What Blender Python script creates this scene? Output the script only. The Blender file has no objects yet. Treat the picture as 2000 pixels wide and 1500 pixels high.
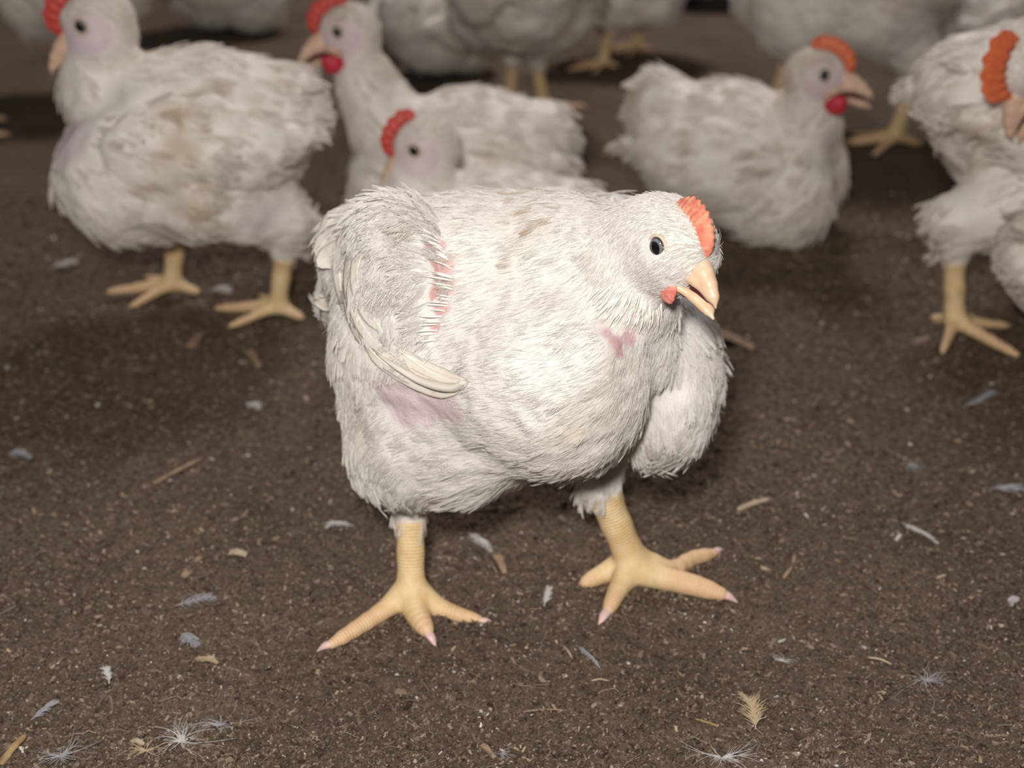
import bpy, math, random
import numpy as np
from mathutils import Vector
from mathutils.bvhtree import BVHTree

rng = np.random.default_rng(7)
random.seed(7)
C = bpy.context.scene.collection
sc = bpy.context.scene

# ------------------------------------------------------------------ camera
TH = math.radians(26.6)
FP = 2600.0
HC = 0.5
CAM = np.array([0.0, 0.0, HC])
Fv = np.array([0.0, math.cos(TH), -math.sin(TH)])
Rv = np.array([1.0, 0.0, 0.0])
Uv = np.array([0.0, math.sin(TH), math.cos(TH)])
cd = bpy.data.cameras.new('camera')
cam = bpy.data.objects.new('camera', cd); C.objects.link(cam)
cam.location = CAM
cam.rotation_euler = (math.pi / 2 - TH, 0, 0)
cd.sensor_width = 36.0
cd.lens = 36.0 * FP / 2000.0
cd.clip_start = 0.02
cd.dof.use_dof = True
cd.dof.focus_distance = 0.69
cd.dof.aperture_fstop = 5.8
sc.camera = cam

# ------------------------------------------------------------------ light
sc.view_settings.view_transform = 'Standard'
sc.view_settings.look = 'None'
sc.view_settings.exposure = 0.0
sc.view_settings.gamma = 1.0
sc.view_settings.use_curve_mapping = False
w = bpy.data.worlds.new('world'); sc.world = w; w.use_nodes = True
w.node_tree.nodes['Background'].inputs[0].default_value = (0.95, 0.90, 0.88, 1)
w.node_tree.nodes['Background'].inputs[1].default_value = 0.115


def area(name, loc, target, size, power, color):
    l = bpy.data.lights.new(name, 'AREA'); l.shape = 'DISK'; l.size = size; l.energy = power; l.color = color
    o = bpy.data.objects.new(name, l); C.objects.link(o); o.location = loc
    o.rotation_euler = (Vector(target) - Vector(loc)).to_track_quat('-Z', 'Y').to_euler()
    return o


area('camera_flash', (-0.05, 0.0, 0.62), (0.0, 1.1, 0.05), 0.08, 8.7, (1.0, 0.962, 0.915))
area('barn_lamp', (0.3, 3.2, 2.3), (0.0, 1.4, 0.0), 0.6, 46.0, (1.0, 0.93, 0.93))


# ------------------------------------------------------------------ pixel helpers (2000 x 1500 frame)
def ray(px, py):
    return Fv + Rv * ((px - 1000) / FP) - Uv * ((py - 750) / FP)


def Q(px, py, Y):
    d = ray(px, py)
    return CAM + d * (Y / d[1])


def H(px, py, z=0.0):
    d = ray(px, py)
    return CAM + d * ((z - HC) / d[2])


def pxs(p):
    return float(np.dot(np.asarray(p) - CAM, Fv)) / FP


def topx(p):
    p = np.asarray(p); q = p - CAM
    t = q @ Fv
    return 1000 + FP * (q @ Rv) / t, 750 - FP * (q @ Uv) / t


def nrm(v):
    v = np.asarray(v, float)
    return v / (np.linalg.norm(v, axis=-1, keepdims=True) + 1e-12)


# ------------------------------------------------------------------ noise
def _h(ix, iy, iz, s):
    n = (ix * 374761393 + iy * 668265263 + iz * 2147483647 + s * 1274126177) & 0xffffffff
    n = ((n ^ (n >> 13)) * 1274126177) & 0xffffffff
    n = (n ^ (n >> 16)) & 0xffffffff
    return n / 4294967295.0


def vnoise(p, scale, seed=0):
    p = np.asarray(p, float) * scale
    i = np.floor(p).astype(np.int64); f = p - i
    f = f * f * (3 - 2 * f)
    r = 0
    for a in (0, 1):
        for b in (0, 1):
            for c in (0, 1):
                wgt = (f[..., 0] if a else 1 - f[..., 0]) * (f[..., 1] if b else 1 - f[..., 1]) * (f[..., 2] if c else 1 - f[..., 2])
                r = r + wgt * _h(i[..., 0] + a, i[..., 1] + b, i[..., 2] + c, seed)
    return r * 2 - 1


def fbm(p, scale, seed=0, oct=3):
    r = 0; a = 1.0
    for k in range(oct):
        r = r + a * vnoise(p, scale * 2 ** k, seed + k * 17); a *= 0.5
    return r


# ------------------------------------------------------------------ implicit surfaces
class Field:
    def __init__(self, h):
        self.h = h; self.prims = []

    def ell(self, c, r, axes=None, k=0.01, sub=False):
        c = np.asarray(c, float); r = np.asarray(r, float)
        A = np.eye(3) if axes is None else np.asarray(axes, float)     # rows = axes
        ext = np.sqrt(((A * r[:, None]) ** 2).sum(0))

        def f(P):
            q = (P - c) @ A.T
            k0 = np.sqrt(((q / r) ** 2).sum(-1)); k1 = np.sqrt(((q / r ** 2) ** 2).sum(-1)) + 1e-9
            return k0 * (k0 - 1) / k1
        self.prims.append((c - ext, c + ext, f, k, sub))

    def cap(self, a, b, ra, rb, k=0.01, sub=False):
        a = np.asarray(a, float); b = np.asarray(b, float)
        m = max(ra, rb)

        def f(P):
            ab = b - a
            t = np.clip(((P - a) @ ab) / (ab @ ab + 1e-12), 0, 1)
            return np.sqrt(((P - a - t[..., None] * ab) ** 2).sum(-1)) - (ra + (rb - ra) * t)
        self.prims.append((np.minimum(a, b) - m, np.maximum(a, b) + m, f, k, sub))

    def chain(self, pts, rs, k=0.006):
        for i in range(len(pts) - 1):
            self.cap(pts[i], pts[i + 1], rs[i], rs[i + 1], k)

    def mesh(self):
        h = self.h
        lo = np.min([p[0] for p in self.prims if not p[4]], axis=0) - 4 * h
        hi = np.max([p[1] for p in self.prims if not p[4]], axis=0) + 4 * h
        n = np.ceil((hi - lo) / h).astype(int) + 1
        FAR = 0.05
        G = np.full(n, FAR, np.float32)
        for plo, phi, f, k, sub in self.prims:
            m = k * 1.3 + 2 * h
            i0 = np.clip(np.floor((plo - m - lo) / h).astype(int), 0, n - 1)
            i1 = np.clip(np.ceil((phi + m - lo) / h).astype(int) + 1, 1, n)
            if np.any(i1 <= i0):
                continue
            ax = [lo[d] + h * np.arange(i0[d], i1[d]) for d in range(3)]
            P = np.stack(np.meshgrid(*ax, indexing='ij'), -1)
            d = f(P)
            sl = tuple(slice(i0[d_], i1[d_]) for d_ in range(3))
            g = G[sl].astype(float)
            if sub:
                d = -d
                hh = np.clip(k - np.abs(g - d), 0, None) / k
                G[sl] = np.maximum(g, d) + hh * hh * k * 0.25
            else:
                hh = np.clip(k - np.abs(g - d), 0, None) / k
                G[sl] = np.minimum(g, d) - hh * hh * k * 0.25
        S = G < 0
        nc = n - 1
        ncell = int(nc.prod())
        cnt = np.zeros(ncell, np.int32); acc = [np.zeros(ncell) for _ in range(3)]
        edges = []
        for ax in range(3):
            a = [slice(None)] * 3; b = [slice(None)] * 3
            a[ax] = slice(0, -1); b[ax] = slice(1, None)
            ch = S[tuple(a)] != S[tuple(b)]
            idx = np.argwhere(ch)
            nb = idx.copy(); nb[:, ax] += 1
            g0 = G[idx[:, 0], idx[:, 1], idx[:, 2]]; g1 = G[nb[:, 0], nb[:, 1], nb[:, 2]]
            t = g0 / (g0 - g1)
            pos = idx.astype(float); pos[:, ax] += t
            o1, o2 = [d for d in range(3) if d != ax]
            cells = []
            for d1, d2 in ((-1, -1), (0, -1), (0, 0), (-1, 0)):
                c = idx.copy(); c[:, o1] += d1; c[:, o2] += d2
                ci = (c[:, 0] * nc[1] + c[:, 1]) * nc[2] + c[:, 2]
                cells.append(ci)
                cnt += np.bincount(ci, minlength=ncell).astype(np.int32)
                for d in range(3):
                    acc[d] += np.bincount(ci, weights=pos[:, d], minlength=ncell)
            q = np.stack(cells, 1)
            ins = S[idx[:, 0], idx[:, 1], idx[:, 2]]
            flip = ins if ax != 1 else ~ins
            q[~flip] = q[~flip][:, ::-1]
            edges.append(q)
        used = np.nonzero(cnt)[0]
        remap = np.full(ncell, -1, np.int64); remap[used] = np.arange(len(used))
        V = np.stack([acc[d][used] / cnt[used] for d in range(3)], 1) * h + lo
        Fq = remap[np.concatenate(edges)]
        return V, Fq


def vnormals(V, F):
    a = np.cross(V[F[:, 2]] - V[F[:, 0]], V[F[:, 3]] - V[F[:, 1]])
    N = np.zeros_like(V)
    for j in range(4):
        for d in range(3):
            N[:, d] += np.bincount(F[:, j], weights=a[:, d], minlength=len(V))
    return nrm(N), np.linalg.norm(a, axis=1) * 0.5


def relax(V, F, it=2):
    for _ in range(it):
        S = np.zeros_like(V); c = np.zeros(len(V))
        for j in range(4):
            for jj in ((j + 1) % 4,):
                for d in range(3):
                    S[:, d] += np.bincount(F[:, j], weights=V[F[:, jj], d], minlength=len(V))
                    S[:, d] += np.bincount(F[:, jj], weights=V[F[:, j], d], minlength=len(V))
                c += np.bincount(F[:, j], minlength=len(V)) + np.bincount(F[:, jj], minlength=len(V))
        V = 0.45 * V + 0.55 * S / c[:, None]
    return V


def link_mesh(name, V, F, mats, parent=None, smooth=True, attrs=None, midx=None):
    me = bpy.data.meshes.new(name)
    me.from_pydata([], [], []) if False else None
    V = np.asarray(V, float)
    if isinstance(F, np.ndarray):
        nf, k = F.shape
        me.vertices.add(len(V)); me.vertices.foreach_set('co', V.ravel())
        me.loops.add(nf * k); me.loops.foreach_set('vertex_index', F.ravel().astype(np.int32))
        me.polygons.add(nf); me.polygons.foreach_set('loop_start', np.arange(0, nf * k, k, dtype=np.int32))
        me.update(calc_edges=True); me.validate()
    else:
        me.from_pydata([tuple(v) for v in V], [], F)
    me.polygons.foreach_set('use_smooth', [smooth] * len(me.polygons))
    if not isinstance(mats, (list, tuple)):
        mats = [mats]
    for m in mats:
        me.materials.append(m)
    if midx is not None:
        me.polygons.foreach_set('material_index', midx)
    for k_, v_ in (attrs or {}).items():
        v_ = np.asarray(v_)
        if v_.ndim == 2:
            at = me.attributes.new(k_, 'FLOAT_COLOR', 'POINT')
            c4 = np.ones((len(v_), 4)); c4[:, :3] = v_
            at.data.foreach_set('color', c4.ravel())
        else:
            at = me.attributes.new(k_, 'FLOAT', 'POINT'); at.data.foreach_set('value', v_.astype(np.float32))
    o = bpy.data.objects.new(name, me); C.objects.link(o)
    if parent is not None:
        o.parent = parent
        o.matrix_parent_inverse = parent.matrix_world.inverted()
    return o


def empty(name, loc):
    o = bpy.data.objects.new(name, None); C.objects.link(o); o.location = loc
    o.empty_display_size = 0.02
    bpy.context.view_layer.update()
    return o


def tag(o, label, cat, group=None, kind=None):
    o['label'] = label; o['category'] = cat
    if group: o['group'] = group
    if kind: o['kind'] = kind
    return o


# ------------------------------------------------------------------ materials
def mat(name):
    m = bpy.data.materials.new(name); m.use_nodes = True
    return m, m.node_tree, m.node_tree.nodes['Principled BSDF']


def N_(nt, t, **kw):
    n = nt.nodes.new(t)
    for k, v in kw.items():
        if hasattr(n, k): setattr(n, k, v)
        else: n.inputs[k].default_value = v
    return n


def mix(nt, fac, a, b):
    n = nt.nodes.new('ShaderNodeMix'); n.data_type = 'RGBA'
    for i, v in ((0, fac), (6, a), (7, b)):
        if hasattr(v, 'links') or hasattr(v, 'is_linked'): nt.links.new(v, n.inputs[i])
        else: n.inputs[i].default_value = v if i == 0 else (*v, 1)
    return n.outputs[2]


def attr(nt, name):
    n = nt.nodes.new('ShaderNodeAttribute'); n.attribute_name = name
    return n


def noise(nt, scale, detail=3, rough=0.5, coord=None):
    n = nt.nodes.new('ShaderNodeTexNoise'); n.inputs['Scale'].default_value = scale
    n.inputs['Detail'].default_value = detail; n.inputs['Roughness'].default_value = rough
    tc = nt.nodes.new('ShaderNodeTexCoord') if coord is None else None
    nt.links.new(tc.outputs['Object'] if coord is None else coord, n.inputs['Vector'])
    return n


def ramp(nt, src, stops):
    r = nt.nodes.new('ShaderNodeValToRGB')
    e = r.color_ramp.elements
    while len(e) < len(stops): e.new(0.5)
    for el, (p, c) in zip(e, stops):
        el.position = p; el.color = (*c, 1) if len(c) == 3 else c
    nt.links.new(src, r.inputs[0])
    return r.outputs[0]


def bump(nt, b, src, dist, strength=1.0):
    n = nt.nodes.new('ShaderNodeBump'); n.inputs['Distance'].default_value = dist; n.inputs['Strength'].default_value = strength
    nt.links.new(src, n.inputs['Height']); nt.links.new(n.outputs[0], b.inputs['Normal'])
    return n


def feather_mat(name, base, dirt, dirt_lo=0.56, dirt_hi=0.72, seed=0.0, scale=22):
    m, nt, b = mat(name)
    n = noise(nt, scale, 4, 0.6)
    n.noise_dimensions = '4D'; n.inputs['W'].default_value = seed
    c = mix(nt, ramp(nt, n.outputs[0], [(dirt_lo, (0, 0, 0)), (dirt_hi, (1, 1, 1))]), base, dirt)
    ta = attr(nt, 'tint')
    c = mix(nt, ta.outputs['Fac'], c, (0.42, 0.27, 0.13))
    nt.links.new(c, b.inputs['Base Color'])
    b.inputs['Roughness'].default_value = 0.8
    b.inputs['Specular IOR Level'].default_value = 0.12
    tr = nt.nodes.new('ShaderNodeBsdfTranslucent'); nt.links.new(c, tr.inputs[0])
    mx = nt.nodes.new('ShaderNodeMixShader'); mx.inputs[0].default_value = 0.25
    nt.links.new(b.outputs[0], mx.inputs[1]); nt.links.new(tr.outputs[0], mx.inputs[2])
    nt.links.new(mx.outputs[0], nt.nodes['Material Output'].inputs['Surface'])
    return m


def skin_mat(name, base, dirt, seed, scale=22):
    """body under the plumage: white down, pink bare skin, yellow scaled legs"""
    m, nt, b = mat(name)
    n = noise(nt, scale, 4, 0.6); n.noise_dimensions = '4D'; n.inputs['W'].default_value = seed
    white = mix(nt, ramp(nt, n.outputs[0], [(0.56, (0, 0, 0)), (0.72, (1, 1, 1))]), base, dirt)
    n2 = noise(nt, 160, 3)
    pink = mix(nt, n2.outputs[0], (0.66, 0.55, 0.57), (0.57, 0.455, 0.48))
    c = mix(nt, attr(nt, 'pink').outputs['Fac'], white, pink)
    c = mix(nt, attr(nt, 'raw').outputs['Fac'], c, (0.50, 0.30, 0.28))
    n3 = noise(nt, 90, 3)
    yel = mix(nt, ramp(nt, n3.outputs[0], [(0.35, (0, 0, 0)), (0.7, (1, 1, 1))]), (0.80, 0.60, 0.34), (0.68, 0.46, 0.21))
    yel = mix(nt, attr(nt, 'toe').outputs['Fac'], yel, (0.74, 0.49, 0.28))
    la = attr(nt, 'leg')
    c = mix(nt, la.outputs['Fac'], c, yel)
    nt.links.new(c, b.inputs['Base Color'])
    b.inputs['Roughness'].default_value = 0.6
    b.inputs['Subsurface Weight'].default_value = 0.0
    # scutes
    s = attr(nt, 'along'); sca = attr(nt, 'scute')
    mm = nt.nodes.new('ShaderNodeMath'); mm.operation = 'SINE'
    m1 = nt.nodes.new('ShaderNodeMath'); m1.operation = 'MULTIPLY'; m1.inputs[1].default_value = 2 * math.pi / 0.0042
    nt.links.new(s.outputs['Fac'], m1.inputs[0]); nt.links.new(m1.outputs[0], mm.inputs[0])
    ab = nt.nodes.new('ShaderNodeMath'); ab.operation = 'ABSOLUTE'; nt.links.new(mm.outputs[0], ab.inputs[0])
    m2 = nt.nodes.new('ShaderNodeMath'); m2.operation = 'MULTIPLY'
    nt.links.new(ab.outputs[0], m2.inputs[0]); nt.links.new(sca.outputs['Fac'], m2.inputs[1])
    bm_ = nt.nodes.new('ShaderNodeBump'); bm_.inputs['Distance'].default_value = 0.0003
    nt.links.new(m2.outputs[0], bm_.inputs['Height'])
    n4 = noise(nt, 700, 2)
    b2 = nt.nodes.new('ShaderNodeBump'); b2.inputs['Distance'].default_value = 0.0006; b2.inputs['Strength'].default_value = 0.6
    nt.links.new(n4.outputs[0], b2.inputs['Height']); nt.links.new(bm_.outputs[0], b2.inputs['Normal'])
    nt.links.new(b2.outputs[0], b.inputs['Normal'])
    return m


def plain(name, col, rough=0.5, spec=0.4, n=None, bumpd=0, sss=0, nscale=200):
    m, nt, b = mat(name)
    if n is not None:
        nz = noise(nt, nscale, 4)
        nt.links.new(mix(nt, ramp(nt, nz.outputs[0], [(0.35, (0, 0, 0)), (0.65, (1, 1, 1))]), col, n), b.inputs['Base Color'])
        if bumpd: bump(nt, b, nz.outputs[0], bumpd)
    else:
        b.inputs['Base Color'].default_value = (*col, 1)
    b.inputs['Roughness'].default_value = rough; b.inputs['Specular IOR Level'].default_value = spec
    if sss:
        b.inputs['Subsurface Weight'].default_value = sss
        b.inputs['Subsurface Radius'].default_value = (0.004, 0.0015, 0.001); b.inputs['Subsurface Scale'].default_value = 1.0
    return m


WHITE = (0.65, 0.622, 0.588); TAN = (0.62, 0.50, 0.36)
M_feather = feather_mat('white_plumage', (0.762, 0.732, 0.698), (0.74, 0.685, 0.61), 0.50, 0.85, 0.0, 14)
M_skin = skin_mat('hero_body', WHITE, (0.64, 0.58, 0.50), 0.0, 14)
M_vane = feather_mat('wing_vane', (0.80, 0.75, 0.67), (0.74, 0.66, 0.54), .45, .75, 2.0, 40)
M_shaft = plain('quill_shaft', (0.84, 0.77, 0.66), 0.35, 0.5)
M_pinw = plain('pin_sheath', (0.86, 0.80, 0.72), 0.35, 0.5)
M_beak = plain('beak_horn', (0.72, 0.52, 0.37), 0.38, 0.45, (0.68, 0.44, 0.28), 0.0002, nscale=120)
M_beakb = plain('beak_horn_far', (0.66, 0.45, 0.32), 0.4, 0.4)
M_mouth = plain('mouth_dark', (0.06, 0.012, 0.02), 0.5, 0.3)
M_comb = plain('comb_skin', (0.56, 0.155, 0.115), 0.6, 0.25, (0.68, 0.30, 0.17), 0.0005, 0.15, 260)
M_combo = plain('comb_orange', (0.70, 0.17, 0.06), 0.5, 0.35, (0.62, 0.12, 0.05), 0.0005, 0.1, 260)
M_combr = plain('comb_red', (0.55, 0.07, 0.05), 0.5, 0.35, (0.48, 0.05, 0.04), 0.0005, 0.1, 260)
M_wattle = plain('wattle_skin', (0.66, 0.16, 0.14), 0.45, 0.4, (0.78, 0.30, 0.24), 0.0004, 0.1, 500)
M_wattler = plain('wattle_red', (0.52, 0.03, 0.05), 0.45, 0.4)
M_claw = plain('claw_horn', (0.74, 0.50, 0.46), 0.4, 0.5)
M_lid = plain('eyelid', (0.62, 0.50, 0.38), 0.6, 0.3)
m, nt, b = mat('eye_glass')
M_eye = m
nt.links.new(ramp(nt, attr(nt, 'ang').outputs['Fac'], [(0.0, (0.006, 0.005, 0.006)), (0.60, (0.006, 0.005, 0.006)), (0.66, (0.13, 0.135, 0.15)), (0.80, (0.16, 0.16, 0.17)), (0.9, (0.02, 0.02, 0.02)), (1.0, (0.02, 0.02, 0.02))]), b.inputs['Base Color'])
b.inputs['Roughness'].default_value = 0.06; b.inputs['Coat Weight'].default_value = 1.0; b.inputs['Coat Roughness'].default_value = 0.02


# ------------------------------------------------------------------ plumage (fine barbs as hair curves)
def curves_obj(name, P, R, tint, material, parent):
    """P (n, k, 3), R (n, k), tint (n,)"""
    n, k, _ = P.shape
    hc = bpy.data.hair_curves.new(name)
    hc.add_curves([k] * n)
    hc.attributes['position'].data.foreach_set('vector', P.astype(np.float32).ravel())
    ra = hc.attributes.get('radius') or hc.attributes.new('radius', 'FLOAT', 'POINT')
    ra.data.foreach_set('value', R.astype(np.float32).ravel())
    ta = hc.attributes.new('tint', 'FLOAT', 'CURVE'); ta.data.foreach_set('value', tint.astype(np.float32))
    hc.materials.append(material)
    o = bpy.data.objects.new(name, hc); C.objects.link(o)
    if parent is not None:
        o.parent = parent; o.matrix_parent_inverse = parent.matrix_world.inverted()
    return o


def sample(V, F, Nv, A, n, weight=None):
    w = A.copy()
    if weight is not None:
        w = w * weight[F].mean(1)
    w = w / w.sum()
    f = rng.choice(len(F), n, p=w)
    u = rng.random((n, 1)); v = rng.random((n, 1))
    c = [(1 - u) * (1 - v), u * (1 - v), u * v, (1 - u) * v]
    P = sum(c[j] * V[F[f, j]] for j in range(4))
    Nn = nrm(sum(c[j] * Nv[F[f, j]] for j in range(4)))
    return P, Nn, f


def feathers(P, N, D, L, Wd, nb, rad, lift=0.12, ang=0.45, K=4, tint=None):
    """feather = rachis along D with nb barbs on each side; all arrays (n,)"""
    n = len(P)
    D = nrm(D - (D * N).sum(1, keepdims=True) * N)
    T = np.cross(N, D)
    s = np.linspace(0.08, 1.0, nb)[None, :]
    jit = rng.normal(0, 0.35 / nb, (n, nb))
    s = np.clip(s + jit, 0.02, 1.0)
    Lc = L[:, None]
    lf = np.asarray(lift) * np.ones(n)
    bend = rng.normal(0, 0.10, n)[:, None]
    base = (P[:, None] + D[:, None] * (Lc * s)[..., None] + N[:, None] * (Lc * (lf[:, None] * s - 0.10 * s * s))[..., None]
            + T[:, None] * (Lc * bend * s * s)[..., None])
    prof = np.sin(np.pi * np.clip(0.15 + 0.85 * s, 0, 1) ** 0.9) ** 0.6 + 0.15
    out = []
    for side in (-1, 1):
        bl = (Wd[:, None] * prof * rng.uniform(0.75, 1.2, (n, nb)))
        a = ang + rng.normal(0, 0.12, (n, nb))
        u = np.linspace(0, 1, K)[None, None, :]
        fwd = (bl[..., None] * u * np.cos(a)[..., None] + bl[..., None] * 0.35 * u * u)
        lat = bl[..., None] * np.sin(a)[..., None] * (u - 0.25 * u * u) * side
        dn = -0.10 * bl[..., None] * u * u + rng.normal(0, 0.03, (n, nb, 1)) * bl[..., None] * u
        pts = base[:, :, None, :] + D[:, None, None] * fwd[..., None] + T[:, None, None] * lat[..., None] + N[:, None, None] * dn[..., None]
        out.append(pts)
    Pc = np.concatenate(out, 1).reshape(-1, K, 3)
    taper = np.linspace(1, 0.35, K)[None]
    R = np.repeat(rad if np.ndim(rad) else np.full(n, rad), 2 * nb)[:, None] * taper
    t = np.repeat(tint if tint is not None else np.zeros(n), 2 * nb)
    return Pc, R, t


def hairs(P, N, D, L, rad, lift, K=4, tint=None, curl=0.0):
    n = len(P)
    D = nrm(D - (D * N).sum(1, keepdims=True) * N)
    D = nrm(D + rng.normal(0, 0.12, (n, 3)))
    u = np.linspace(0, 1, K)[None, :, None]
    pts = P[:, None] + D[:, None] * L[:, None, None] * u + N[:, None] * (L * lift)[:, None, None] * (u - 0.5 * u * u)
    R = (np.ones(n) * rad)[:, None] * np.linspace(1, 0.3, K)[None]
    return pts, R, (tint if tint is not None else np.zeros(n))


def tubes(Ps, Rs, K=8, flat=1.0):
    """closed swept tubes from lists of polylines; returns V, F, along"""
    V = []; F = []; S = []
    for pts, rs in zip(Ps, Rs):
        pts = np.asarray(pts, float); n = len(pts)
        tg = nrm(np.gradient(pts, axis=0))
        ref = np.array([0.13, 0.31, 0.94]) if abs(tg[0] @ np.array([0.13, 0.31, 0.94])) < 0.9 else np.array([1.0, 0.1, 0])
        a = nrm(np.cross(tg, ref)); bb = np.cross(tg, a)
        b0 = len(V)
        al = np.concatenate([[0], np.cumsum(np.linalg.norm(np.diff(pts, axis=0), axis=1))])
        for i in range(n):
            for j in range(K):
                th = 2 * math.pi * j / K
                V.append(pts[i] + rs[i] * (math.cos(th) * a[i] + flat * math.sin(th) * bb[i])); S.append(al[i])
        for i in range(n - 1):
            for j in range(K):
                F.append((b0 + i * K + j, b0 + i * K + (j + 1) % K, b0 + (i + 1) * K + (j + 1) % K, b0 + (i + 1) * K + j))
        F.append(tuple(b0 + j for j in range(K))[::-1]); F.append(tuple(b0 + (n - 1) * K + j for j in range(K)))
    return np.array(V), F, np.array(S)


def spline(pts, n):
    pts = np.asarray(pts, float)
    m = len(pts)
    if m == 2:
        t = np.linspace(0, 1, n)[:, None]
        return pts[0] * (1 - t) + pts[1] * t
    P = np.vstack([2 * pts[0] - pts[1], pts, 2 * pts[-1] - pts[-2]])
    out = []
    for x in np.linspace(0, m - 1 - 1e-9, n):
        i = int(x); t = x - i
        p0, p1, p2, p3 = P[i], P[i + 1], P[i + 2], P[i + 3]
        out.append(0.5 * (2 * p1 + (p2 - p0) * t + (2 * p0 - 5 * p1 + 4 * p2 - p3) * t * t + (3 * p1 - p0 - 3 * p2 + p3) * t ** 3))
    return np.array(out)


def lerp_arr(vals, n):
    return np.interp(np.linspace(0, 1, n), np.linspace(0, 1, len(vals)), vals)


# ------------------------------------------------------------------ head furniture shared by all chickens
def head_parts(parent, Cc, f, u, s, sc_=1.0, fine=True, comb=M_comb, wat=M_wattle, open_=0.25, comb_lean=0.0, beak_m=M_beak, comb_h=1.0, sides=(1, -1)):
    """Cc skull centre, f/u/s forward, up, camera-side unit vectors; sizes in metres for skull radius about 0.022"""
    def L(a, b_, c_): return Cc + sc_ * (f * a + u * b_ + s * c_)
    h = 0.0006 if fine else 0.0014
    # upper mandible
    fu = Field(h * 1.0)
    fu.chain([L(.0130, -.0030, 0), L(.0210, -.0045, 0), L(.0270, -.0070, 0), L(.0325, -.0105, 0), L(.0370, -.0150, 0), L(.0400, -.0200, 0)],
             [.0070 * sc_, .0057 * sc_, .0044 * sc_, .0032 * sc_, .0020 * sc_, .0005 * sc_], k=0.004)
    for sg in (1, -1):
        fu.chain([L(.0080, -.0112, .0160 * sg), L(.0150, -.0096, .0118 * sg), L(.0250, -.0102, .0046 * sg), L(.0345, -.0156, .0013 * sg)], [x_ * sc_ for x_ in (.0012, .0021, .0018, .0010)], k=0.004)
        fu.ell(L(.0225, -.0045, .0078 * sg), [.0016 * sc_, .0010 * sc_, .0016 * sc_], np.stack([f, u, s]), k=0.001, sub=True)
    V, F = fu.mesh(); V = relax(V, F, 2)
    up = link_mesh('upper_beak', V, F, beak_m, parent)
    fl = Field(h)
    dz = -.010 * open_
    fl.chain([L(.0120, -.0170, 0), L(.0210, -.0178 + dz * .5, 0), L(.0300, -.0208 + dz, 0), L(.0388, -.0246 + dz, 0)], [.0052 * sc_, .0042 * sc_, .0029 * sc_, .0009 * sc_], k=0.003)
    for sg in (1, -1):
        fl.chain([L(.0080, -.0132, .0158 * sg), L(.0160, -.0148 + dz * .3, .0108 * sg), L(.0260, -.0182 + dz, .0038 * sg), L(.0345, -.0222 + dz, .0016 * sg)], [x_ * sc_ for x_ in (.0013, .0021, .0020, .0013)], k=0.003)
    V, F = fl.mesh(); V = relax(V, F, 2)
    link_mesh('lower_beak', V, F, beak_m, parent)
    # mouth lining between the mandibles
    fm = Field(h)
    fm.chain([L(.0110, -.0130, 0), L(.0235, -.0135 + dz * .3, 0), L(.0330, -.0172 + dz * .5, 0)], [.0090 * sc_, .0050 * sc_, .0018 * sc_], k=0.002)
    V, F = fm.mesh()
    link_mesh('mouth', V, F, M_mouth, parent)
    # comb: serrated blade along the midline
    nu, nv = (64, 9) if fine else (36, 5)
    base = spline([L(.0240, -.0010, 0), L(.0225, .0080, 0), L(.0170, .0150, 0), L(.0080, .0195, 0), L(-.0020, .0205, 0)], nu)
    outd = spline([f * .9 + u * .4, f * .75 + u * .65, f * .45 + u * .9, f * .05 + u, -f * .35 + u * .95], nu)
    V = []; F = []
    tt = np.linspace(0, 1, nu)
    ht = np.interp(tt, [0, .10, .35, .6, .85, 1], [.0012, .0042, .0068, .0076, .0066, .002] if fine else [.001, .007, .0105, .0115, .0105, .003]) * sc_ * comb_h
    teeth = np.abs(((tt * (11 if fine else 6.5)) % 1.0) - 0.5) * 2
    ht = ht * (1.0 - (0.24 if fine else 0.25) * (1 - teeth) * np.clip((tt - .1) * 3, 0, 1))
    th = (.0016 if fine else .0028) * sc_
    for side in (1, -1):
        for i in range(nu):
            for j in range(nv):
                v = j / (nv - 1)
                o_ = nrm(outd[i]) + s * comb_lean * v
                thick = th * (1 - v ** 3) * (1.1 - 0.4 * v)
                V.append(base[i] - nrm(outd[i]) * .002 * sc_ * (1 - v) + o_ * ht[i] * v + s * side * thick * (1 + .25 * math.sin(i * 1.3 + 3 * v)))
    n2 = nu * nv
    for i in range(nu - 1):
        for j in range(nv - 1):
            a = i * nv + j
            F.append((a, a + nv, a + nv + 1, a + 1)); F.append((n2 + a, n2 + a + 1, n2 + a + nv + 1, n2 + a + nv))
        a = i * nv + nv - 1; F.append((a, a + nv, n2 + a + nv, n2 + a))
        a = i * nv; F.append((a, n2 + a, n2 + a + nv, a + nv))
    for j in range(nv - 1):
        F.append((j, j + 1, n2 + j + 1, n2 + j)); a = (nu - 1) * nv + j
        F.append((a, n2 + a, n2 + a + 1, a + 1))
    link_mesh('comb', np.array(V), F, comb, parent)
    # eyes, wattles
    for sg in sides:
        ec = L(.0085, .0030, .0168 * sg)
        ax = nrm(s * sg + f * .35 + u * .02)
        a1 = nrm(np.cross(ax, u)); a2 = np.cross(ax, a1)
        V = []; F = []; ang = []
        nr, ns = 14, 24
        re = (.0060 if fine else .0045) * sc_
        for i in range(nr + 1):
            p = math.pi * i / nr * 0.62
            for j in range(ns):
                q = 2 * math.pi * j / ns
                V.append(ec + re * (ax * (math.cos(p) * .62 - .02) + (a1 * math.cos(q) * .86 + a2 * math.sin(q)) * math.sin(p))); ang.append(min(1, math.sin(p) if p < math.pi / 2 else 1))
        for i in range(nr):
            for j in range(ns):
                F.append((i * ns + j, i * ns + (j + 1) % ns, (i + 1) * ns + (j + 1) % ns, (i + 1) * ns + j))
        e = link_mesh('eye', np.array(V), F, M_eye, parent, attrs={'ang': ang})
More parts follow.
